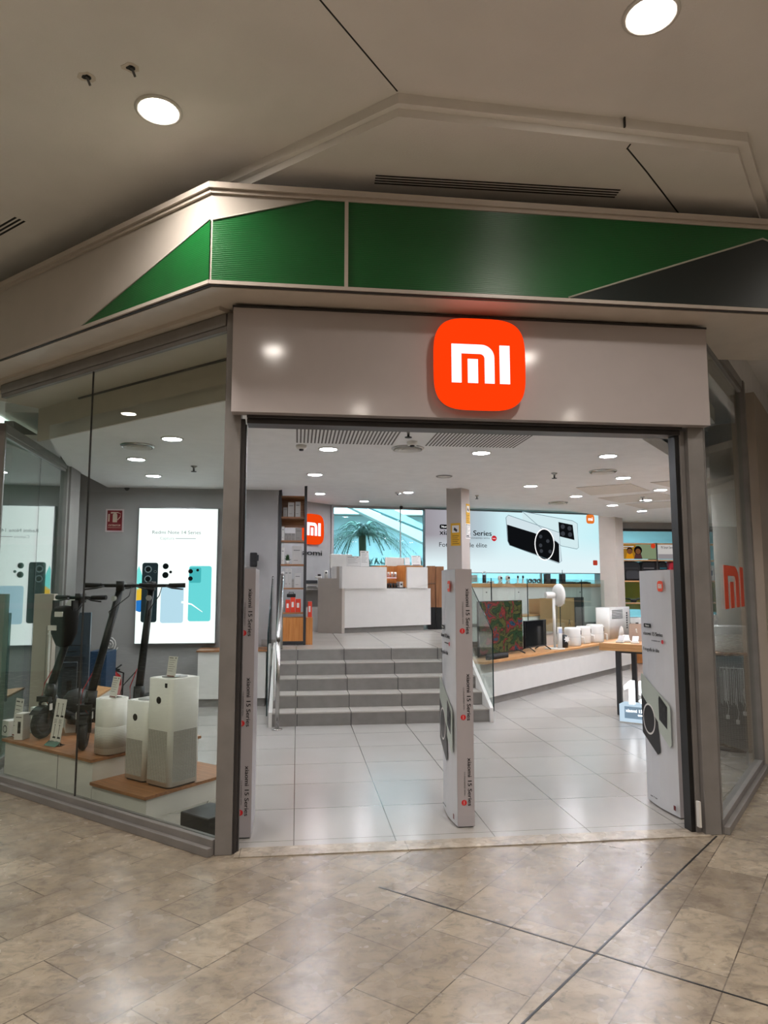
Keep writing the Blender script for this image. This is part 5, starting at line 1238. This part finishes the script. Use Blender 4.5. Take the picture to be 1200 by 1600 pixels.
MB().tube([(w * .2, -.02, .56), (w * .2, -.02, .60), (w * .32, -.02, .60), (w * .32, -.02, .56)], .008, 6).build('handle', WP, o)
o = thing('slim_panel', 'narrow grey panel standing right of the white dehumidifier', 'appliance', tuple(onl(981, 1005, .34)), AP)
MB().box(-.03, .03, -.05, .05, 0, .5).build('body', LGY, o); MB().box(-.05, .05, -.07, .07, 0, .01).build('base', WP, o)
# low cabinet and cartons on the platform behind the guard
LO = A0 + nP * 1.15
a, b = PP(817, 962, LO, AP), PP(861, 962, LO, AP); w = (b - a).xy.length
t = thing('low_cabinet', 'low white cabinet with wooden top on the platform behind the televisions', 'cabinet', (a.x, a.y, U), AP)
MB().box(0, w, 0, .35, .0, a.z - U - .02).build('body', WL, t); MB().box(-.01, w + .01, -.01, .36, a.z - U - .02, a.z - U).build('wooden_top', WOODL, t)
MB().box(.02, w * .49, -.006, 0, .04, a.z - U - .05).build('door', WL, t); MB().box(w * .51, w - .02, -.006, 0, .04, a.z - U - .05).build('door', WL, t)
ztop = a.z
a2, b2 = PP(843, 936, LO + nP * .08, AP), PP(859, 936, LO + nP * .08, AP); w2 = (b2 - a2).xy.length
o = thing('cardboard_box', 'small brown cardboard box on the low white cabinet', 'box', (a2.x, a2.y, ztop + .001), AP)
hh = a2.z - ztop
MB().box(0, w2, 0, .22, 0, hh).build('carton', CARDB, o); MB().slab([(w2 * .1, hh * .95), (w2 * .9, hh * .95), (w2 * .9, hh * .55), (w2 * .6, hh * .75), (w2 * .1, hh * .5)][::-1], (0, 0, 0), X, Z, .001).build('torn_label', WHITEP, o); MB().box(w2 * .25, w2 * .75, -.001, 0, hh * .15, hh * .25).build('white_label', WHITEP, o)
LO2 = A0 + nP * .80
a2, b2, c2 = PP(866, 935, LO2, AP), PP(897, 935, LO2, AP), PP(912, 935, LO2, AP); w2 = (b2 - a2).xy.length; w3 = (c2 - a2).xy.length
o = thing('cardboard_box', 'large brown carton with a black end panel on the platform behind the fryers', 'box', (a2.x, a2.y, U + .001), AP)
hh = a2.z - U
MB().box(0, w2, 0, .28, 0, hh).build('carton', CARDB, o); MB().box(w2, w3, -.001, .28, 0, hh + .005).build('black_panel', mat('black_carton', '#222224', .5), o)
text('A', .16, (w2 * .72, -.001, hh * .22), X, Z, INK, o, bold=.004)
MB().box(w2 * .38, w2 * .5, -.002, 0, hh * .82, hh + .003).build('tape', WHITEP, o)

# ================================================================ TABLE, "15" LIGHT, FAR SHELVES
CT = G(936, 1004.5, .83)
t = thing('display_table', 'oak topped display table with dark steel legs right of the ledge', 'table', (CT.x, CT.y, 0), AL + 180)
TL, TWd = 1.25, .8
MB().box(0, TL, 0, TWd, .745, .83).build('table_top', WOODL, t, .002)
for x, y in ((.17, .06), (TL - .12, .06), (.17, TWd - .10), (TL - .12, TWd - .10)): MB().box(x, x + .055, y, y + .055, .004, .72).build('leg', STL, t)
MB().box(.17, TL - .065, .06, .115, .72, .745).box(.17, TL - .065, TWd - .1, TWd - .045, .72, .745).build('frame_rail', STL, t)
def ont(x, y): return Vector((CT.x, CT.y, .8305)) + Matrix.Rotation(R(AL + 180), 4, 'Z') @ Vector((x, y, 0))
o = thing('tablet', 'tablet on a folding stand leaning at the back of the display table', 'tablet', tuple(ont(.32, .42)), AL + 180 + 10)
ml = Matrix.Rotation(R(-28), 4, 'X')
MB().box(-.09, .09, 0, .008, .01, .24, mtx=ml).build('tablet_back', mat('bronze_case', '#9a7f6a', .45), o, .002); MB().tube([(0, .02, .15), (0, .14, .0)], .008, 8).build('stand', WP, o)
for k, (x, y) in enumerate(((.20, .16), (.38, .14), (.56, .20), (.24, .30))):
    o = thing('phone_display', f'white phone display block, {["left front","middle front","right front","rear left"][k]} one on the table', 'phone', tuple(ont(x, y)), AL + 180 + 8 * k, 'phone blocks on the display table')
    MB().rbox(-.045, .045, -.04, .04, 0, .02, .01).build('base', WP, o); MB().box(-.035, .035, -.005, .003, .0, .10, mtx=Matrix.Translation((0, 0, .02)) @ Matrix.Rotation(R(-55), 4, 'X')).build('phone', WHITEP if k % 2 else PGY, o)
o = thing('security_pod', 'white cone shaped gadget beside the tablet on the table', 'gadget', tuple(ont(.12, .50)), 0)
MB().lathe([(.03, 0), (.035, .08), (.02, .16), (.0001, .18)], 16).build('body', WP, o); MB().lathe([(.036, .02), (.036, .04)], 16).build('ring', GREYINK, o)
c = G(968.5, 1129, 0)
t = thing('number_light', 'glowing white number fifteen on a lit box standing on the floor by the table leg', 'light sign', (c.x, c.y, .004), AL + 180)
GE = emis('number_glow', '#f4faff', 3.0); GE2 = emis('light_box_glow', '#c6dcec', 1.0)
MB().box(0, .62, 0, .2, 0, .012).build('base', WP, t)
MB().box(0, .02, 0, .2, .012, .20).box(.60, .62, 0, .2, .012, .20).box(0.02, .60, 0, .2, .18, .20).box(0.02, .6, 0, .2, .012, .03).build('box_frame', GE2, t)
MB().box(.02, .60, .12, .125, .03, .18).build('inner_panel', mat('mirror_grey', '#9fb0bd', .2), t)
text('xiaomi 15 Series', .05, (.22, .0, .135), X, Z, GE, t, width=.3); MB().box(.2, .42, -.001, .001, .085, .10).build('light_line', GE, t)
dg = MB().slab([(.05, .40), (.05, .35), (.10, .375), (.10, .20), (.155, .20), (.155, .455), (.11, .455)], (0, .08, 0), X, Z, .05).build('digit_one', GE, t)
five = [(.30, .455), (.30, .31), (.35, .30), (.40, .33), (.45, .31), (.46, .275), (.42, .245), (.37, .25), (.34, .275), (.29, .245), (.34, .205), (.42, .20), (.50, .22), (.53, .28), (.51, .345), (.44, .375), (.375, .365), (.375, .405), (.51, .405), (.51, .455)]
MB().slab([(.21 + (a - .30) * .75, b) for a, b in five], (0, .08, 0), X, Z, .05).build('digit_five', GE, t)

# far wall shelving
SY = 13.2
x0 = YP(971, 900, SY).x; xm = YP(1028, 900, SY).x; x1 = 10.6
t = thing('wall_shelving', 'wide oak wall shelving with pictures and bags before the far windows', 'shelving', (x0, SY, 0))
def zz(py): return YP(1000, py, SY).z
for py in (849, 875, 907.5, 942, 983): MB().box(0, x1 - x0, 0, .34, zz(py + 1.6), zz(py - .4)).build('shelf', WOODL, t)
for xx in (-.0, xm - x0, 2 * (xm - x0), 3 * (xm - x0), x1 - x0): MB().box(xx - .015, xx + .015, .0, .34, .01, zz(848)).build('upright', FRAMD, t)
MB().box(0, x1 - x0, .02, .34, .01, zz(986)).build('base_cabinet', WOODO, t); MB().box(0, x1 - x0, .0, .02, zz(962), zz(944)).build('glass_front', GLC, t)
def poster(xa, xb, label, kind):
    o = thing('shelf_picture', label, 'picture', (xa, SY - .005, zz(873.4)))
    w = xb - xa; h = zz(850.8) - zz(873.4)
    if kind == 0:
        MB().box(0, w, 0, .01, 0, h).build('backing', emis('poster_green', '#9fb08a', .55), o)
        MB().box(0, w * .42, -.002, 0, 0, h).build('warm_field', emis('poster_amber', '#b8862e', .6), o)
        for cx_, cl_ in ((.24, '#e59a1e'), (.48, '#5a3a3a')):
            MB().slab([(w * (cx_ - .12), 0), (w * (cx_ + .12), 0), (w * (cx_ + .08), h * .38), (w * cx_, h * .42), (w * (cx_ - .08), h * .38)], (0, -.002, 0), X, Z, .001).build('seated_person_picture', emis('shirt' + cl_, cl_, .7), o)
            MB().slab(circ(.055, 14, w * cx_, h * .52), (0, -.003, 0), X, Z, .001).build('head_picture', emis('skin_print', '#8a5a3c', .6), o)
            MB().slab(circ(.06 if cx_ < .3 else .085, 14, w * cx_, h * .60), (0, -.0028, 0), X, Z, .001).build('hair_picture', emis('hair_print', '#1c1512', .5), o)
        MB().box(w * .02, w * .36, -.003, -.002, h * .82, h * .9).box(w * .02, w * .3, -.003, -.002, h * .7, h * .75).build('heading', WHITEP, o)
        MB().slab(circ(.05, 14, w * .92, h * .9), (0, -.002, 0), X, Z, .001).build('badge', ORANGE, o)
    else:
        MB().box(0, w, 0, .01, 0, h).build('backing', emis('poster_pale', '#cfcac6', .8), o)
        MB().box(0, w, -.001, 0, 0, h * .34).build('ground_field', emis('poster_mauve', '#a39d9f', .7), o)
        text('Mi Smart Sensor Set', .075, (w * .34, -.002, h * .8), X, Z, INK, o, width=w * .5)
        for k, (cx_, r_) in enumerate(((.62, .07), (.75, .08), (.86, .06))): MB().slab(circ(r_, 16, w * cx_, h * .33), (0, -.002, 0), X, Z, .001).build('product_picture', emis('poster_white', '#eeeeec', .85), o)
poster(x0 + .01, xm - .02, 'shelf top picture of two seated people on a green and amber ground', 0)
poster(xm + .02, xm + (xm - x0) - .02, 'pale shelf top picture of white sensors with a heading', 1)
def backpack(px0, px1, ytop, ybot, label, m, m2):
    a, b = YP(px0, ytop, SY + .05), YP(px1, ytop, SY + .05); w = b.x - a.x; h = a.z - zz(907.1); 
    o = thing('backpack', label, 'backpack', ((a.x + b.x) / 2, SY + .05, zz(907.1) + .001), 0, 'bags on the far shelf')
    pts = [(-w / 2 * .9, 0), (w / 2 * .9, 0), (w / 2, h * .25), (w / 2, h * .7), (w / 2 * .8, h * .95), (w / 2 * .4, h), (-w / 2 * .4, h), (-w / 2 * .8, h * .95), (-w / 2, h * .7), (-w / 2, h * .25)]
    MB().slab(pts, (0, .25, 0), X, Z, .22).build('body', m, o, .02)
    MB().slab([(x * .75, y * .45 + h * .06) for x, y in pts], (0, .031, 0), X, Z, .04).build('front_pocket', m2, o, .01)
    MB().tube([(-.05, .12, h - .005), (-.04, .12, h + .02), (.04, .12, h + .02), (.05, .12, h - .005)], .01, 6).build('handle', m, o)
    MB().box(-w * .36, w * .36, .025, .031, h * .62, h * .66).build('zip_flap', m2, o)
BK = mat('bag_black', '#1a1a1c', .8, bump=.2); BK2 = mat('bag_charcoal', '#3a3a3d', .8)
backpack(973, 1002, 877, 907, 'large black open topped bag at the left end of the far shelf', BK, BK2)
backpack(1003, 1026, 877, 907, 'dark backpack with grey lower half on the far shelf', BK, mat('bag_grey', '#77777b', .8))
backpack(1030, 1044, 877, 907, 'small teal and black backpack on the far shelf', BK, mat('bag_teal', '#2f7f90', .7))
backpack(1047, 1068, 877, 907, 'red backpack on the far shelf', mat('bag_red', '#b51d30', .7), mat('bag_dark_red', '#8e1626', .7))
o = thing('drone', 'small dark drone standing on the lower far shelf', 'drone', (YP(992, 940, SY + .1).x, SY + .15, zz(941.6) + .001))
MB().rbox(-.06, .06, -.04, .04, .02, .06, .02).build('body', DGR, o)
for sx in (-1, 1):
    for sy in (-1, 1):
        MB().tube([(.04 * sx, .02 * sy, .05), (.14 * sx, .08 * sy, .07)], .008, 6).build('arm', DGR, o); MB().lathe([(.0001, .078), (.08, .08), (.08, .083), (.0001, .085)], 14, (.14 * sx, .08 * sy, 0)).build('rotor', BLK, o)
MB().box(-.04, .04, -.03, .03, 0, .02).build('skid', BLK, o)
o = thing('toaster', 'white toaster like appliance on the lowest far shelf', 'appliance', (YP(975, 970, SY).x, SY + .05, zz(982.6) + .001))
MB().rbox(0, .42, 0, .22, .01, .22, .03).build('body', WP, o); MB().box(.08, .34, .06, .1, .22, .223).build('slot', BLK, o); MB().box(.1, .16, -.004, 0, .06, .12).box(.26, .32, -.004, 0, .06, .12).build('control', DGR, o)
for k, px in enumerate((1110, 1121)):
    o = thing('product_box', f'{["white","grey"][k]} upright product box on the far shelf seen through the right window', 'box', (YP(px, 900, SY + .05).x, SY + .05, zz(907.1) + .001), 0, 'boxes on the far shelf seen through the right window')
    MB().box(-.08, .08, 0, .15, 0, .3 - .05 * k).build('carton', WHITEP if k == 0 else LGY, o); MB().box(-.05, .05, -.001, 0, .1, .2).build('product_picture', mat('steel_blue_print', '#3d5d7c', .5), o)

# ================================================================ RIGHT WINDOW DISPLAY
c = DP(1148, 905, 7.3)
S(MB().lathe([(.185, .004), (.185, 3.17)], 40, (c.x, c.y, 0)).build('wall_round_column', mat('column_cream', '#c9c1b4', .5)))
a, b = PP(1130, 917, PR_, AR), PP(1160, 917, PR_, AR); mid = (a + b) / 2; w = (b - a).xy.length; hgt = PP(1145, 884, PR_, AR).z - PP(1145, 949, PR_, AR).z
t = thing('window_decal', 'orange red letters stuck on the right shop window', 'decal', tuple(Vector((mid.x, mid.y, mid.z)) - nR * .0065), AR)
h0 = hgt / (.84 * 1.5); sx = w / (1.27 * 1.5 * h0)
emblem(t, (-.0, 0, 0), X, Z, h0, fg=mat('decal_orange', '#c8441c', .5), badge=False, sx=sx)
c = DP(1146, 1100, 6.75)
t = thing('mesh_drum', 'brown topped round wire mesh drum inside the right window', 'display stand', (c.x, c.y, .004))
MW = mat('mesh_wire', '#8a8478', .5, .4); rr_ = .205; mb = MB()
for k in range(56):
    a = 2 * math.pi * k / 56; mb.tube([(rr_ * math.cos(a), rr_ * math.sin(a), .03), (rr_ * math.cos(a), rr_ * math.sin(a), .86)], .0016, 4)
for k in range(52):
    zq = .03 + .83 * k / 51; mb.tube([(rr_ * math.cos(2 * math.pi * q / 28), rr_ * math.sin(2 * math.pi * q / 28), zq) for q in range(29)], .0016, 4, cap=False)
mb.build('wire_mesh', MW, t)
MB().lathe([(.0001, .86), (.215, .86), (.215, .885), (.0001, .885)], 36).build('wooden_top', WOOD, t)
MB().lathe([(.0001, 0), (.21, 0), (.21, .03), (.0001, .03)], 36).build('base_ring', FRAMD, t)
MB().lathe([(.0001, .031), (.17, .031), (.17, .85), (.0001, .85)], 30).build('inner_drum', mat('drum_brown', '#4a3f36', .8), t)
vd = Vector((-c.x, -c.y, 0)).normalized(); vs2 = Vector((-vd.y, vd.x, 0)); frn = c.copy(); frn.z = 0
pan = thing('string_panel', 'white barcode like strip panel hanging on the mesh drum', 'panel', tuple(Vector((c.x, c.y, .42)) + vd * .222), math.degrees(math.atan2(vs2.y, vs2.x)))
random.seed(4); xq = -.10
while xq < .10:
    wq = random.choice((.003, .005, .008)); MB().box(xq, xq + wq, -.002, .002, random.uniform(0, .05), random.uniform(.30, .36)).build('strip', WHITEP, pan); xq += wq + random.choice((.005, .008, .012))
MB().box(-.1, .1, .002, .004, .33, .34).build('top_bar', WP, pan)
for k, (xo, zo, nm) in enumerate(((-.05, .30, 'left'), (.03, .26, 'middle'), (.09, .34, 'right'))):
    o = thing('power_plug', f'white plug on a dangling cord, {nm} one below the strip panel', 'plug', tuple(Vector((c.x, c.y, zo)) + vd * .225 + vs2 * xo), math.degrees(math.atan2(vs2.y, vs2.x)), 'white plugs below the strip panel')
    MB().rbox(-.015, .015, -.012, .012, 0, .035, .01).build('plug', WHITEP, o); MB().tube([(0, 0, .03), (.012, -.005, .1), (-.006, -.002, .19), (0, -.002, .5 - zo + .08)], .0028, 6).build('cord', WHITEP, o)
    MB().tube([(-.006, 0, 0), (-.006, 0, -.018)], .002, 6).tube([(.006, 0, 0), (.006, 0, -.018)], .002, 6).build('pin', STEEL, o)
o = thing('white_drum_seat', 'low white cylinder standing on the mesh drum top', 'container', (c.x, c.y, .8895))
MB().lathe([(.0001, 0), (.15, 0), (.155, .01), (.155, .23), (.15, .24), (.0001, .24)], 32).build('body', WL, o)
MB().tube([(-.1, -.1, .24), (-.02, -.16, .1), (.05, -.17, .0)], .003, 6).build('loose_wire', WHITEP, o)
o = thing('white_pillar_box', 'slim white box standing left of the mesh drum', 'box', tuple(DP(1113, 1015, 7.4).xy.to_3d() + Z * .004))
MB().rbox(-.06, .06, -.06, .06, 0, 1.2, .015).build('body', WL, o); MB().box(-.05, .05, -.061, -.06, .9, .905).build('seam', GREYINK, o)

# ================================================================ MALL BEYOND THE GLASS
SK = emis('skylight_glow', '#e4f4ff', 9.0)
S(MB().box(-1, 13, 15.8, 23, HD - .03, HD - .005).build('ceiling_skylight', SK))
S(MB().box(-9.5, -4.2, 9.0, 15, HD - .03, HD - .005).build('ceiling_added_glow_left', emis('added_glow_left', '#e4fff4', 1.6)))  # unseen glowing panel added to light the mall beyond the side glass
PALE = mat('pale_mall_wall', '#c9dde2', .6)
S(box('wall_mall_far', PALE, None, -16, 18, 25, 25.2, 0, HC))
S(box('wall_mall_left', mat('pale_green_wall', '#a9c4b6', .6), None, -10.2, -10, 7, 25, 0, HC))
lw_ = struct('trim_6')
MB().box(-9.99, -9.95, 7, 25, 2.25, 2.4).box(-9.99, -9.95, 7, 25, 1.1, 1.2).build('wall_band', W, lw_)
MB().box(-9.98, -9.93, 13.0, 13.1, 0, 2.25).box(-9.98, -9.93, 16.0, 16.1, 0, 2.25).build('door_frame', W, lw_)
def beam(pts, D, depth, m, label, name='roof_beam'):
    P = [DP(x, y, D) for x, y in pts]; o0 = P[0]; cr_ = Vector((math.cos(YAW), -math.sin(YAW), 0))
    o = thing(name, label, 'beam', tuple(o0), -7)
    MB().slab([((p - o0).dot(cr_), p.z - o0.z) for p in P][::-1], (0, 0, 0), X, Z, -depth).build('panel', m, o); return o
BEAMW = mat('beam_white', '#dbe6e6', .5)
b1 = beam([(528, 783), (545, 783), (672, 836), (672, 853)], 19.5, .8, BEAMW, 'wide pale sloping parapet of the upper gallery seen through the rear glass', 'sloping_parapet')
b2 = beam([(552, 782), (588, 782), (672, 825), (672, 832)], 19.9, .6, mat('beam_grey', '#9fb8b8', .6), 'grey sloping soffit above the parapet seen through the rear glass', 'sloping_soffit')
# potted palm
pc_ = DP(566, 838, 17.0)
t = thing('palm_tree', 'large arching palm in the mall beyond the rear glass', 'palm', (pc_.x, pc_.y, 0))
MB().tube([(0, 0, .6), (.03, 0, 1.5), (0, 0, 2.72)], .09, 12).build('trunk', mat('palm_trunk', '#9d937c', .9, bump=.5), t)
MB().lathe([(.45, 0), (.55, .6), (.5, .62), (.45, .56), (.0001, .56)], 28).build('planter', GWALL, t)
PLM = mat('palm_green', '#86a394', .4, var=.75, scale=7)
random.seed(11); mb = MB(); c0_ = Vector((0, 0, 2.72))
for k in range(52):
    az = 2 * math.pi * (k * .618 % 1) + random.uniform(-.1, .1); el = random.uniform(.15, 1.5); L = random.uniform(1.0, 1.45)
    d = Vector((math.cos(az), math.sin(az), 0)); N = 12; pp = []
    for i in range(N + 1):
        u_ = i / N; h_ = L * (math.sin(el) * u_ - .95 * u_ * u_ * (1.0 if el > .3 else .8)); r_ = L * (math.cos(el) * u_ * .9 + .25 * u_)
        pp.append(c0_ + d * r_ + Z * h_)
    sd = Vector((-d.y, d.x, 0))
    for i in range(N):
        w0 = .026 * (1 - .6 * i / N); a_, b_ = pp[i], pp[i + 1]; mb.add([a_ - sd * w0, a_ + sd * w0, b_ + sd * w0 * .8, b_ - sd * w0 * .8], [(0, 1, 2, 3)])
        if i > 0:
            for s_ in (-1, 1):
                for q_ in (0, .5):
                    o__ = a_.lerp(b_, q_); ll = .15 * math.sin(math.pi * min(1, (i + q_) / N * .85 + .12)) + .03
                    tip = o__ + (sd * s_ * .75 + (b_ - a_).normalized() * .75 - Z * .55) * ll; ww = (b_ - a_).normalized() * .011
                    mb.add([o__ - ww, o__ + ww, tip], [(0, 1, 2)])
mb.build('fronds', PLM, t)
o = thing('planting_bed', 'stone planting bed with low leaves under the palm', 'planter', (pc_.x - 2.2, pc_.y - .8, 0))
MB().box(0, 4.4, 0, .25, 0, 1.95).box(0, 4.4, .25, 1.9, 0, .5).build('stone_wall', mat('rough_stone', '#8c8a80', .9, var=.3, scale=12, bump=.6), o) if False else None
MB().box(0, 4.4, -.9, -.6, 0, 1.95).build('stone_wall', mat('rough_stone', '#8c8a80', .9, var=.35, scale=14, bump=.6), o)
mb = MB(); random.seed(2)
for k in range(240):
    b_ = Vector((random.uniform(.1, 4.3), random.uniform(-.85, -.65), 1.95)); a = random.random() * 6.28; d = Vector((math.cos(a) * .5, math.sin(a) * .5, 1)).normalized() * random.uniform(.08, .22); s_ = d.orthogonal().normalized() * .02
    mb.add([b_, b_ + d * .5 + s_, b_ + d, b_ + d * .5 - s_], [(0, 1, 2, 3)])
lo = mb.build('low_leaves', PLM, o)
# blue barrier beyond the side glass
a, b = DP(-40, 984, 8.2), DP(44, 984, 8.2); w = (b - a).length; h = a.z
t = thing('plastic_barrier', 'blue plastic crowd barrier in the mall beyond the side glass', 'barrier', ((a.x + b.x) / 2, (a.y + b.y) / 2, 0), -7)
BLU = mat('barrier_blue', '#1c3f74', .45)
mb = MB().box(-w / 2, w / 2, 0, .05, h - .1, h).box(-w / 2, w / 2, 0, .05, .18, .28)
for k in range(7): xx = -w / 2 + (w - .06) * k / 6; mb.box(xx, xx + .06, 0.001, .049, .28, h - .1)
mb.build('frame', BLU, t)
for xx in (-w * .4, w * .4): MB().box(xx - .04, xx + .04, -.2, .25, 0, .05).box(xx - .03, xx + .03, 0, .05, .05, .18).build('foot', BLU, t)
a, b = DP(-30, 905, 9.4), DP(110, 905, 9.4); w = (b - a).length
t = thing('mall_railing', 'glass railing with dark posts in the mall beyond the side glass', 'railing', ((a.x + b.x) / 2, (a.y + b.y) / 2, 0), -7)
MB().box(-w / 2, w / 2, 0, .04, 1.55, 1.6).build('top_rail', DGR, t); MB().box(-w / 2, w / 2, 0, .04, 1.02, 1.06).build('lower_rail', DGR, t); MB().box(-w / 2, w / 2, -.1, .15, 0, 1.0).build('parapet', mat('parapet_beige', '#a89c8c', .7), t)
for k in range(5): xx = -w / 2 + w * k / 4; MB().box(xx - .012, xx + .012, 0.0, .04, 1.06, 1.55).build('post', DGR, t)
for k in range(4): MB().box(-w / 2 + w * k / 4 + .02, -w / 2 + w * (k + 1) / 4 - .02, .015, .022, 1.07, 1.54).build('pane', GLG, t)
t = thing('yellow_banner', 'yellow angled hanging banner in the mall beyond the far windows', 'banner', (YP(975, 912, 15.0).x, 15.0, 0))
MB().slab([(0, 1.0), (2.6, .9), (2.6, 1.75), (0, 1.75)], (0, 0, 0), X, Z, .03).build('banner', mat('banner_yellow', '#ffb43c', .6), t)
MB().box(0, .03, 0, .03, 0, 1.75).box(2.57, 2.6, 0, .03, 0, 1.75).build('stand', DGR, t)
